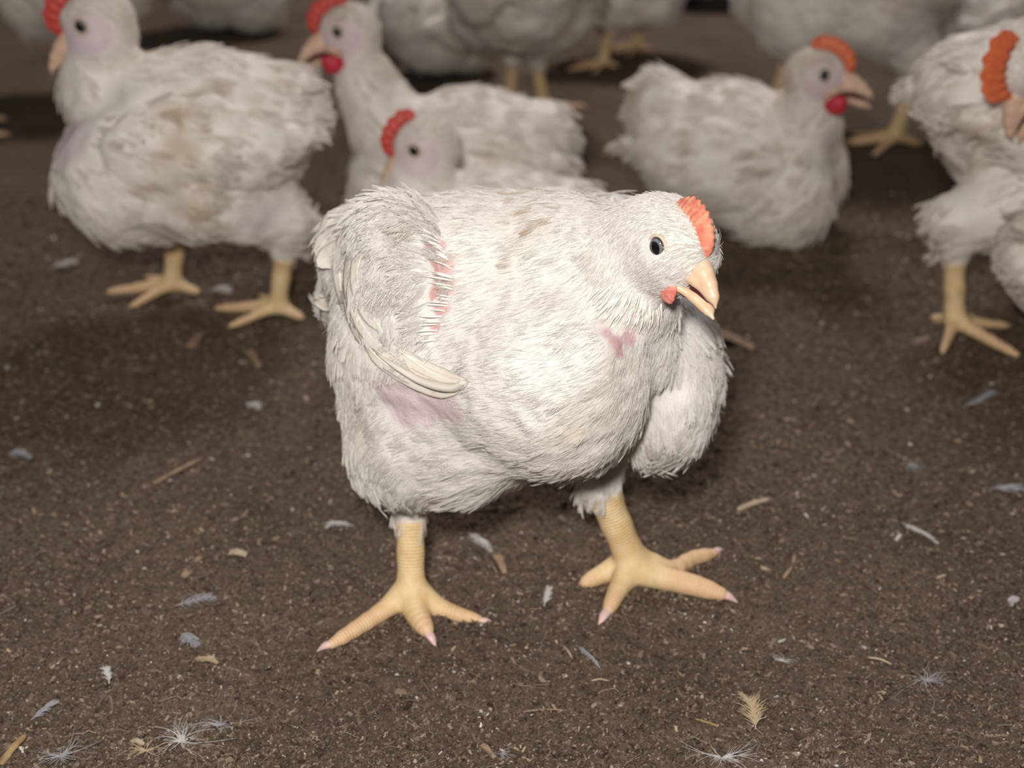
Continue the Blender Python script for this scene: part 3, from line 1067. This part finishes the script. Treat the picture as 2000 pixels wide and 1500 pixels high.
    V = V + Nv * ((1 - lg) * np.clip((dh - .03) / .03, .05, 1) * (fbm(V + seed * 3.1, 34, seed, 2) * .0035 + fbm(V + seed, 90, seed, 1) * .001))[:, None]
    V[:, 2] = np.maximum(V[:, 2], -.004)
    Nv, Ar = vnormals(V, F)
    pk = np.zeros(len(V))
    if head:                                       # bare pinkish face
        fc = hc_ + (f_ * .008 - u_ * .004 + s_ * .016) * sc_ * hsc; fc2 = hc_ + (f_ * .008 - u_ * .004 - s_ * .016) * sc_ * hsc
        pk = np.maximum(pk, .95 * np.clip((.026 - np.minimum(np.linalg.norm(V - fc, axis=1), np.linalg.norm(V - fc2, axis=1)) / sc_) / .008, 0, 1))
    for (a, b_, c_, r) in pinks:
        pk = np.maximum(pk, .8 * np.clip((r - np.linalg.norm(V - L(a, b_, c_), axis=1) / sc_) / .012, 0, 1))
    ms = skin_mat('chicken_body', base_col, dirt_c, seed * 1.7, 16)
    mf = feather_mat('chicken_plumage', base_col, dirt_c, .50, .72, seed * 1.7, 16)
    bo = link_mesh('body', V, F, ms, root, attrs={'leg': lg, 'along': al, 'toe': to, 'pink': pk, 'scute': scu})
    wt = (1 - lg) * (pk < .4) * (V[:, 2] > .006)
    if head: wt = wt * np.clip((dh - .034) / .02, 0.0, 1)
    P, N, _ = sample(V, F, Nv, Ar, nf, wt)
    rel = (P - O) / sc_
    x_ = rel @ bf
    D = -bf[None] * 1.0 - up[None] * (.25 + .8 * np.clip((x_ - .02) / .1, 0, 1))[:, None]
    if head:
        nz = np.clip((P - O) @ up / sc_ / .1 - .5, 0, 1)
        D = D - up[None] * nz[:, None]
    D = nrm(D + rng.normal(0, .15, D.shape))
    L_ = (.018 + rng.normal(0, .003, len(P))) * sc_
    Pc, R, t_ = feathers(P, N, D, L_, L_ * .38, 7, .00045 * sc_, lift=.12, K=3, tint=np.clip(fbm(P + seed, 40, seed + 5, 2) - .7, 0, 1) * .5)
    curves_obj('plumage', Pc, R, t_, mf, bo)
    if head:
        P, N, _ = sample(V, F, Nv, Ar, 3500, np.clip((.06 - dh) / .02, 0, 1) * (dh > .018) * (pk < .8) * ((V - hc_) @ f_ < .018 * sc_ * hsc))
        Pc, R, t_ = hairs(P, N, nrm(-f_ * .7 - up * .6 + rng.normal(0, .15, (len(P), 3))), rng.uniform(.005, .010, len(P)) * sc_, .0003 * sc_, .22)
        curves_obj('head_feathers', Pc, R, t_, mf, bo)
    if wings:
        for sg in (1, -1):
            wf_ = Field(h)
            wf_.ell(L(-.015, .070 * sg, .012), np.array([.075, .020, .048]) * sc_, ax, .01)
            wf_.cap(L(-.03, .068 * sg, .008), L(-.112, .050 * sg, .018), .030 * sc_, .010 * sc_, .02)
            Vw, Fw = wf_.mesh(); Vw = relax(Vw, Fw, 2); Nw, Aw = vnormals(Vw, Fw)
            Vw = Vw + Nw * (fbm(Vw + seed, 60, seed + 2, 2) * .0025)[:, None]
            z_ = np.zeros(len(Vw))
            wo = link_mesh('wing', Vw, Fw, ms, root, attrs={'leg': z_, 'along': z_, 'toe': z_, 'pink': z_})
            P, N, _ = sample(Vw, Fw, Nw, Aw, nf // 5)
            Lw = (.022 + rng.normal(0, .003, len(P))) * sc_
            Pc, R, t_ = feathers(P, N, nrm(np.tile(-bf - up * .3, (len(P), 1)) + rng.normal(0, .12, (len(P), 3))), Lw, Lw * .34, 7, .00045 * sc_, lift=.1, K=3)
            curves_obj('wing_coverts', Pc, R, t_, mf, wo)
    # tail feathers
    for k in (-2, -1, 0, 1, 2):
        a_ = tail - bf * .0 + ly * .006 * k * sc_
        e_ = a_ - bf * .030 * sc_ + ly * .014 * k * sc_ + up * .010 * sc_
        vane('tail_feather', [a_, (a_ + e_) / 2 + up * .003, e_], [up + ly * .2 * k] * 3, .016 * sc_, root, mf, mf, .5, 10)
    if head:
        head_parts(root, hc_, f_, u_, s_, sc_ * hsc * 1.13, False, comb, M_wattler, .1, comb_lean, beak_m, comb_h)
    return root


def g2(px, py):
    return H(px, py, 0.0)[:2]


import os
QUICK = 0
if not QUICK:
    # 1 left, standing, facing left
    hen('standing chicken at upper left, whole body and both feet seen, facing left', g2(392, 600), 188, 1.0, True,
        head_px=(190, 42, .0), head_dir=(1, .12, -.36), feet=[(.028, -.035, -5), (-.074, .035, -20)], seed=2, comb_h=.85, pinks=[(.09, .05, .02, .028), (-.06, .06, -.045, .03)], body_z=.160)
    # 2 resting behind the hero, head raised
    hen('raised-head chicken with red comb and wattle, resting behind the big front chicken', g2(885, 452), 182, 1.0, False,
        head_px=(682, 60, .0), head_dir=(1, .12, -.12), seed=3, comb_h=.85, body_z=.072, mid_up=-.01)
    # 3 in front of it, head low
    hen('low-lying chicken whose red-combed head peeks over the big front chicken', g2(930, 610), 182, .92, False,
        head_px=(829, 280, .0), head_dir=(1, .15, -.42), seed=4, comb_h=.75, body_z=.066)
    # 4 resting on the right, facing right
    hen('plump chicken sitting on the litter with head up, facing right', g2(1440, 440), -22, 1.0, False,
        head_px=(1592, 148, -.05), head_dir=(1, .05, .12), seed=5, comb_h=.8, comb=M_combo, pinks=[(.10, -.03, .04, .02)], body_z=.074, tail_up=.035, mid_up=-.008)
    # 5 right edge, standing, head bent round
    hen('standing chicken cut by right edge, seen from behind with orange comb', g2(2016, 588), 8, 1.08, True,
        head_px=(2018, 116, -.11), head_dir=(-.5, -.22, -.83), hw=True, feet=[(-.100, -.056, -62), (.05, .05, 0)], seed=6, comb=M_combo, comb_h=1.25, spread=62, mid_up=-.01)

# ---- the flock further back
BK = dict(base_col=(.72, .68, .625), dirt_c=(.60, .52, .43), nf=700, h=.0042)
hen('tail end of a white chicken low at the right edge of the picture', g2(2178, 705), -6, .88, False, neck=[(.08, 0, .05), (.10, 0, .08), (.12, 0, .08)], seed=7, nf=900)
hen('greyish chicken standing at top centre on one visible yellow leg', g2(1010, 228), 112, 1.05, True, feet=[(-.0, -.038, -92), (.05, -.01, 0)], seed=8, neck=[(.08, 0, .05), (.11, 0, .08), (.13, 0, .09)], **BK)
hen('dim chicken resting behind the raised red-combed head, below the topmost ones', g2(858, 150), 60, .95, False, seed=9, neck=[(.07, 0, .05), (.09, 0, .08), (.11, 0, .09)], **BK)
hen('chicken resting at top between the greyish leg and the big far chicken', g2(1222, 118), 200, 1.0, True, body_z=.135, feet=[(.06, .045, 0), (-.04, -.045, 0)], seed=10, neck=[(.07, 0, .03), (.09, 0, .03), (.11, 0, .02)], pinks=[(.02, .05, .05, .04)], **BK)
hen('biggest far chicken, belly and bare skin under wing above the sitting one', g2(1625, 262), 184, 1.28, True, feet=[(.05, -.05, 0), (-.05, .05, 0)], seed=11, neck=[(.08, 0, .06), (.12, 0, .11), (.14, 0, .15)], pinks=[(-.02, .06, -.03, .035)], **BK)
hen('pale chicken standing directly behind the upper left head', g2(185, 190), 165, 1.0, True, seed=12, neck=[(.08, 0, .06), (.10, 0, .11), (.12, 0, .15)], **BK)
hen('chicken mostly outside the left edge, only yellow toes in view', g2(-160, 262), 8, 1.0, True, feet=[(.065, -.045, 10), (.045, .045, 0)], seed=13, **BK)
hen('dusty white chicken at the top right corner behind the orange comb', g2(1960, 165), 10, 1.0, False, seed=14, neck=[(.08, 0, .06), (.10, 0, .08), (.12, 0, .1)], **BK)
hen('far dim chicken at the very top between the two red-combed heads', g2(450, 62), 20, 1.0, False, seed=15, neck=[(.08, 0, .06), (.10, 0, .08), (.12, 0, .1)], **BK)
hen('far chicken peeping in at the top beside the biggest far chicken', g2(1350, 2), 160, 1.0, False, seed=16, neck=[(.08, 0, .06), (.10, 0, .08), (.12, 0, .1)], **BK)
hen('pale far chicken at the top edge just right of the raised head', g2(790, 84), 70, .95, False, seed=17, neck=[(.08, 0, .06), (.10, 0, .08), (.12, 0, .1)], **BK)


# ================================================================== LITTER FLOOR
def floor_z(x, y):
    p = np.stack([np.asarray(x, float), np.asarray(y, float), np.zeros_like(np.asarray(x, float))], -1)
    near = np.clip(1.8 - np.hypot(p[..., 0], p[..., 1] - .7), 0, 1)
    return (fbm(p, 9, 41, 2) * .0022 + near * (fbm(p, 55, 43, 2) * .0022 + vnoise(p, 210, 47) * .0016 + vnoise(p, 420, 53) * .0009)) - .0005 + sum(np.exp(-((p[..., 0] - c_[0]) ** 2 + (p[..., 1] - c_[1]) ** 2) / .055 ** 2) * (.0022 + .0028 * fbm(p, 70, 61, 2)) for c_ in (H(800, 1200, 0), H(1255, 1135, 0)))


def lines(a, b, step, far_a, far_b):
    m_ = list(np.arange(a, b, step)); l = []; v = a; s_ = step
    while v > far_a: s_ *= 1.12; v -= s_; l.append(v)
    r = []; v = m_[-1]; s_ = step
    while v < far_b: s_ *= 1.12; v += s_; r.append(v)
    return np.array(l[::-1] + m_ + r)


xs = lines(-.62, .62, .0022, -6, 6); ys = lines(.42, 1.35, .0022, -2, 10)
X, Y = np.meshgrid(xs, ys, indexing='ij')
Z = floor_z(X, Y)
Vf = np.stack([X, Y, Z], -1).reshape(-1, 3)
nx, ny = len(xs), len(ys)
I, J = np.meshgrid(np.arange(nx - 1), np.arange(ny - 1), indexing='ij')
a = (I * ny + J).ravel()
Ff = np.stack([a, a + ny, a + ny + 1, a + 1], 1)
m, nt, b = mat('litter_soil')
n1 = noise(nt, 7, 4); n2 = noise(nt, 130, 5, 0.65); n3 = noise(nt, 480, 4, 0.7)
c1 = ramp(nt, n2.outputs[0], [(0.33, (0.046, 0.031, 0.021)), (0.5, (0.128, 0.090, 0.064)), (0.66, (0.205, 0.152, 0.112))])
c2 = ramp(nt, n3.outputs[0], [(0.36, (0.050, 0.035, 0.024)), (0.52, (0.135, 0.097, 0.070)), (0.70, (0.25, 0.19, 0.14))])
c = mix(nt, 0.55, c1, c2)
c = mix(nt, ramp(nt, n1.outputs[0], [(0.4, (0, 0, 0)), (0.65, (.45, .45, .45))]), c, (0.045, 0.034, 0.025))
nt.links.new(c, b.inputs['Base Color']); b.inputs['Roughness'].default_value = 0.95; b.inputs['Specular IOR Level'].default_value = 0.15
bump(nt, b, n3.outputs[0], 0.0015)
fl = link_mesh('floor', Vf, Ff, m); fl['kind'] = 'structure'

# crumbs of shavings, droppings and feed: nobody could count them
m, nt, b = mat('litter_crumbs')
nt.links.new(attr(nt, 'tone').outputs['Color'], b.inputs['Base Color']); b.inputs['Roughness'].default_value = 0.9; b.inputs['Specular IOR Level'].default_value = 0.15
n = 165000
px = rng.uniform(-60, 2060, n); py = 1520 - 1150 * rng.random(n) ** 1.25
nw = 55000; px[-nw:] = rng.uniform(-900, 2900, nw); py[-nw:] = rng.uniform(450, 2100, nw)
tt = HC / (math.sin(TH) + (py - 750) / FP * math.cos(TH))
cx = (px - 1000) / FP * tt; cy = tt * (math.cos(TH) - (py - 750) / FP * math.sin(TH))
extra = []
for kind, pts_, rs_ in legdata:
    if kind != 'toe': continue
    for _ in range(260):
        k_ = int(rng.integers(0, len(pts_))); R0 = rs_[k_]
        extra.append((pts_[k_][0] + rng.normal(0, .004), pts_[k_][1] - R0 * rng.uniform(.75, 1.5), rng.uniform(0, R0 * .45)))
extra = np.array(extra); ne = len(extra)
cx[:ne] = extra[:, 0]; cy[:ne] = extra[:, 1]; tt[:ne] = .8
cz = floor_z(cx, cy); cz[:ne] += extra[:, 2]
size = np.exp(rng.normal(math.log(.00050), .45, n)) * np.clip(tt / .8, 1, 1.8)
size[:ne] = rng.uniform(.0007, .0014, ne)
base8 = np.array([[-1, -1, -1], [1, -1, -1], [1, 1, -1], [-1, 1, -1], [-1, -1, 1], [1, -1, 1], [1, 1, 1], [-1, 1, 1]], float)
loc = base8[None] * rng.uniform(.45, 1.0, (n, 8, 1)) * (size[:, None] * np.stack([rng.uniform(.7, 2.2, n), rng.uniform(.5, 1, n), rng.uniform(.3, .7, n)], 1))[:, None]
az = rng.uniform(0, 2 * math.pi, n); ca, sa = np.cos(az)[:, None], np.sin(az)[:, None]
tl_ = rng.normal(0, .3, n)[:, None]
xx = loc[..., 0] * ca - loc[..., 1] * sa; yy = loc[..., 0] * sa + loc[..., 1] * ca
Vc = np.stack([xx + cx[:, None], yy + cy[:, None], loc[..., 2] + loc[..., 0] * tl_ + cz[:, None] + size[:, None] * .2], -1).reshape(-1, 3)
q6 = np.array([[0, 3, 2, 1], [4, 5, 6, 7], [0, 1, 5, 4], [1, 2, 6, 5], [2, 3, 7, 6], [3, 0, 4, 7]])
Fc = (q6[None] + 8 * np.arange(n)[:, None, None]).reshape(-1, 4)
pal = np.array([[.055, .037, .026], [.105, .072, .050], [.15, .108, .076], [.21, .155, .112], [.29, .22, .155], [.40, .31, .21], [.56, .52, .48]])
pi_ = rng.choice(7, n, p=[.14, .30, .28, .17, .075, .025, .010])
tone = np.repeat(pal[pi_] * rng.uniform(.8, 1.2, (n, 1)), 8, axis=0)
lit = link_mesh('litter_crumbs', Vc, Fc, m, None, False, attrs={'tone': tone})
tag(lit, 'brown crumbs of wood shavings and droppings covering the floor', 'litter', kind='stuff')
# fine fibres lying in it
n = 1700
px = rng.uniform(-40, 2040, n); py = 1510 - 900 * rng.random(n) ** 1.4
tt = HC / (math.sin(TH) + (py - 750) / FP * math.cos(TH))
x0 = (px - 1000) / FP * tt; y0 = tt * (math.cos(TH) - (py - 750) / FP * math.sin(TH))
an = rng.uniform(0, 2 * math.pi, n); ln = rng.uniform(.004, .013, n); cu = rng.normal(0, .5, n)
u = np.linspace(0, 1, 5)[None]
xx = x0[:, None] + ln[:, None] * (u * np.cos(an)[:, None] - cu[:, None] * u * u * np.sin(an)[:, None])
yy = y0[:, None] + ln[:, None] * (u * np.sin(an)[:, None] + cu[:, None] * u * u * np.cos(an)[:, None])
zz = floor_z(xx, yy) + .0008 + rng.uniform(0, .0015, (n, 1)) * np.sin(math.pi * u)
mfib, nt, b = mat('litter_fibre')
nt.links.new(ramp(nt, attr(nt, 'tint').outputs['Fac'], [(0, (.09, .065, .045)), (.6, (.17, .125, .08)), (1, (.34, .29, .23))]), b.inputs['Base Color'])
fo = curves_obj('litter_fibres', np.stack([xx, yy, zz], -1), np.full((n, 5), .00017) * rng.uniform(.5, 1.3, (n, 1)), rng.random(n) ** 2, mfib, None)
tag(fo, 'fine straw and down fibres strewn over the brown litter', 'fibres', kind='stuff')

# ---- single feathers, straws and shavings one can point at
M_fdown = feather_mat('fallen_down', (.62, .60, .58), (.50, .45, .38)); M_fgrey = feather_mat('fallen_grey', (.42, .41, .43), (.33, .30, .27))
M_ftan = feather_mat('fallen_tan', (.55, .43, .28), (.38, .28, .18))
M_straw = plain('straw', (.42, .29, .15), .7, .2, (.28, .18, .09), .0002, nscale=120)
M_chip = plain('wood_shaving', (.36, .25, .16), .8, .2, (.24, .16, .10), .0003, nscale=120)
M_chipl = plain('pale_shaving', (.52, .42, .30), .8, .2, (.40, .31, .21), .0003, nscale=120)


def gp(px, py, up_=.0):
    p = H(px, py, 0.0); p[2] = float(floor_z(p[0], p[1])) + up_
    return p


def fallen_feather(px0, py0, px1, py1, label, width=.006, m_=M_fdown, fluffy=.5):
    a = gp(px0, py0, .002); b_ = gp(px1, py1, .003)
    root = empty('fallen_feather', tuple(a)); tag(root, label, 'feather', 'loose feathers on the litter')
    d = b_ - a; L0 = np.linalg.norm(d); side = nrm(np.cross(d, [0, 0, 1]))
    pts = spline([a, a + d * .35 + side * L0 * .06 + np.array([0, 0, .0018]), a + d * .7 + side * L0 * .05 + np.array([0, 0, .0028]), b_], 14)
    Vq, Fq, _ = tubes([pts], [np.linspace(.0005, .00015, 14)], 6)
    link_mesh('quill', Vq, Fq, m_, root)
    nb = 40
    k = 5; P_ = []; R_ = []
    for sg in (-1, 1):
        for s_ in np.linspace(.12, 1, nb):
            i = s_ * 13; i0 = min(12, int(i)); p = pts[i0] + (pts[i0 + 1] - pts[i0]) * (i - i0)
            w_ = width * (math.sin(math.pi * min(1, .15 + .85 * s_ ** .8)) ** .5 + .2) * random.uniform(.7, 1.2)
            ang_ = .75 + random.gauss(0, .10 + .35 * fluffy)
            dd = nrm(d) * math.cos(ang_) + side * sg * math.sin(ang_) + np.array([0, 0, random.gauss(.05, .25 * fluffy)])
            P_.append([p + dd * w_ * t + np.array([0, 0, .12 * w_ * math.sin(math.pi * t)]) + nrm(d) * w_ * .3 * t * t for t in np.linspace(0, 1, k)])
            R_.append(np.linspace(.00030, .00012, k) * (1.3 - .5 * fluffy))
    P_ = np.array(P_); P_[..., 2] = np.maximum(P_[..., 2], floor_z(P_[..., 0], P_[..., 1]) + .0003)
    curves_obj('vane', P_, np.array(R_), np.zeros(len(P_)), m_, root)
    return root


def down_tuft(px, py, r, label, m_=M_fdown, nb=60, elong=1.0, ang0=0.0):
    a = gp(px, py, .0012)
    P_ = []; R_ = []; ax_ = random.uniform(0, 6.28)
    for i in range(nb):
        an_ = ang0 + ax_ + random.gauss(0, .75) + (math.pi if random.random() < .25 else 0); l_ = r * random.uniform(.3, 1.15) ** 1.2
        d_ = np.array([math.cos(an_) * elong, math.sin(an_) / elong, 0]); d_ = np.array([d_[0] * math.cos(ang0) - d_[1] * math.sin(ang0), d_[0] * math.sin(ang0) + d_[1] * math.cos(ang0), random.uniform(.05, .5)])
        cv = np.array([-d_[1], d_[0], 0]) * random.gauss(.2, .6)
        P_.append([a + d_ * l_ * t + cv * l_ * t * t - np.array([0, 0, .3 * l_ * t * t]) for t in np.linspace(0, 1, 6)]); R_.append(np.linspace(.00022, .00008, 6))
    P_ = np.array(P_); P_[..., 2] = np.maximum(P_[..., 2], floor_z(P_[..., 0], P_[..., 1]) + .0003)
    o = curves_obj('down_tuft', P_, np.array(R_), np.zeros(nb), m_, None)
    return tag(o, label, 'feather', 'down tufts on the litter')


def straw(px0, py0, px1, py1, label, r=.0008, m_=M_straw, name='straw', cat='straw', flat=.7, grp='straws and stems on the litter'):
    a = gp(px0, py0, r * .6); b_ = gp(px1, py1, r * .8)
    mid = (a + b_) / 2 + np.array([0, 0, .0008]) + nrm(np.cross(b_ - a, [0, 0, 1])) * np.linalg.norm(b_ - a) * random.uniform(-.06, .06)
    pts = spline([a, mid, b_], 12)
    rs_ = r * np.array([.6, .9, 1, 1.05, 1, .95, 1.1, 1, .9, 1, .8, .5])
    Vq, Fq, _ = tubes([pts], [rs_], 8, flat)
    o = link_mesh(name, Vq, Fq, m_)
    return tag(o, label, cat, grp)


def shaving(px0, py0, px1, py1, label, width, m_=M_chip):
    a = gp(px0, py0, .0014); b_ = gp(px1, py1, .0016)
    d = b_ - a; side = nrm(np.cross(d, [0, 0, 1])); nu, nv = 12, 5
    V = []; F = []
    curl = random.uniform(.2, .5)
    for lay in (0, 1):
        for i in range(nu):
            u_ = i / (nu - 1); w_ = width * (.55 + .45 * math.sin(math.pi * min(1, u_ + .15)) + .12 * math.sin(9 * u_))
            for j in range(nv):
                v_ = j / (nv - 1) - .5
                V.append(a + d * u_ + side * w_ * v_ + np.array([0, 0, curl * width * (4 * v_ * v_) * .5 + .0012 * math.sin(math.pi * u_) - lay * .0005]))
    q = nu * nv
    for i in range(nu - 1):
        for j in range(nv - 1):
            k = i * nv + j
            F += [(k, k + 1, k + nv + 1, k + nv), (q + k, q + k + nv, q + k + nv + 1, q + k + 1)]
        for j in (0, nv - 1):
            k = i * nv + j; F.append((k, k + nv, q + k + nv, q + k))
    for i in (0, nu - 1):
        for j in range(nv - 1):
            k = i * nv + j; F.append((k, k + 1, q + k + 1, q + k))
    o = link_mesh('wood_shaving', np.array(V), F, m_)
    return tag(o, label, 'wood shaving', 'wood shavings on the litter')


fallen_feather(915, 1045, 958, 1080, 'small white curled feather lying behind the front chicken, between its legs', .0045)
fallen_feather(1062, 1185, 1072, 1158, 'tiny upright white feather between the two front feet', .003)
fallen_feather(355, 1245, 385, 1275, 'grey-white round feather left of the longest front toe', .005, M_fgrey)
fallen_feather(380, 1290, 425, 1312, 'slim pinkish feather lying just below the round grey-white one', .003, M_ftan, .2)
fallen_feather(345, 1195, 420, 1185, 'pale grey wispy feather left of the front foot, above the round one', .005, M_fgrey, .9)
fallen_feather(215, 1345, 205, 1318, 'small white feather standing apart at lower left', .003)
fallen_feather(1475, 1430, 1460, 1378, 'tan striped feather fanned out at the bottom right', .008, M_ftan, .4)
fallen_feather(1762, 1018, 1830, 1068, 'long bent whitish feather in the right half of the litter', .003)
fallen_feather(1935, 952, 1995, 958, 'bluish white flat feather near the right edge', .006, M_fgrey, .3)
fallen_feather(690, 1018, 640, 1035, 'forked pinkish-white feather left of the front chicken\'s shank', .004)
fallen_feather(1990, 1170, 1975, 1185, 'pale scrap of feather at the right edge below the bluish one', .003)
fallen_feather(100, 530, 145, 520, 'blurred white feather behind the front, below the upper left chicken', .008)
fallen_feather(415, 565, 445, 575, 'bright blurred feather between the two feet of the upper left chicken', .008)
fallen_feather(20, 880, 60, 905, 'dim whitish feather near the left edge, mid height', .005, M_fgrey)
fallen_feather(480, 790, 505, 800, 'blurred whitish feather left of the front chicken\'s thigh', .005)
fallen_feather(1880, 800, 1940, 772, 'faint blurred feather at right, under the right-edge foot', .005, M_fgrey)
fallen_feather(1130, 1265, 1170, 1310, 'thin curved feather quill below the space between the front feet', .0018, M_fgrey, .1)
fallen_feather(60, 1405, 115, 1385, 'pale feather pointing right near the bottom left corner', .003, M_fgrey)
down_tuft(1408, 1482, .013, 'bright white down tuft at the bottom edge, right of centre', M_fdown, 50, 1.5)
down_tuft(355, 1450, .015, 'large loose white down tuft at the bottom left', M_fdown, 55)
down_tuft(1810, 1330, .013, 'grey wispy down tuft low on the right side', M_fgrey, 45)
down_tuft(430, 1415, .013, 'thin grey down strands above the large loose tuft', M_fgrey, 40, 1.6)
down_tuft(120, 1482, .012, 'grey down tuft at the bottom left corner', M_fgrey, 40, 1.5)
down_tuft(1780, 905, .012, 'blurred grey down puff on the right side, mid height', M_fgrey, 40)
down_tuft(980, 1462, .007, 'small pale down wisp at the bottom centre', M_fgrey, 24)
down_tuft(285, 1470, .010, 'small tan down wisp at the bottom left, beside the large tuft', M_ftan, 30)
down_tuft(1530, 1290, .006, 'tiny white down speck beside the thin straw at right', M_fdown, 20)
straw(2, 1495, 50, 1436, 'thick tan straw at the bottom left corner', .0022, M_straw)
straw(1695, 1282, 1742, 1300, 'short pale straw lying in the right foreground', .0009, M_chipl)
straw(1155, 1326, 1188, 1332, 'short yellow straw below the left front foot', .0008, M_chipl)
straw(1358, 1405, 1440, 1430, 'reddish brown stem beside the tan striped feather', .0009, M_straw)
straw(300, 945, 395, 900, 'long brown stem lying at left, mid height', .0018, M_chip)
straw(1440, 1000, 1502, 982, 'yellowish blurred straw right of the front chicken', .0024, M_chipl)
straw(1530, 1135, 1552, 1085, 'faint brown stem right of the spread front toes', .0014, M_chip)
straw(1100, 1265, 1118, 1290, 'tiny forked stem between the feet, nearer the camera', .0007, M_chipl)
straw(1020, 1388, 1110, 1385, 'thin grey-brown twig across the bottom centre', .0007, M_chip)
shaving(970, 1085, 985, 1120, 'orange-brown curled shaving between the legs', .006)
shaving(360, 1135, 395, 1085, 'upright tan shaving in the left litter', .006)
shaving(445, 1080, 480, 1092, 'oval tan shaving left of the front shank', .008, M_chipl)
shaving(485, 690, 505, 722, 'blurred tan shaving under the upper left chicken\'s rear foot', .009)
shaving(1400, 655, 1470, 682, 'long blurred brown shaving right of the front beak', .014)
shaving(372, 685, 400, 645, 'blurred greenish shaving below the upper left chicken', .011)
shaving(940, 1460, 965, 1480, 'flat tan shaving at the bottom edge near the centre', .004)
shaving(255, 1440, 280, 1452, 'small pale shaving left of the large loose down tuft', .004, M_chipl)
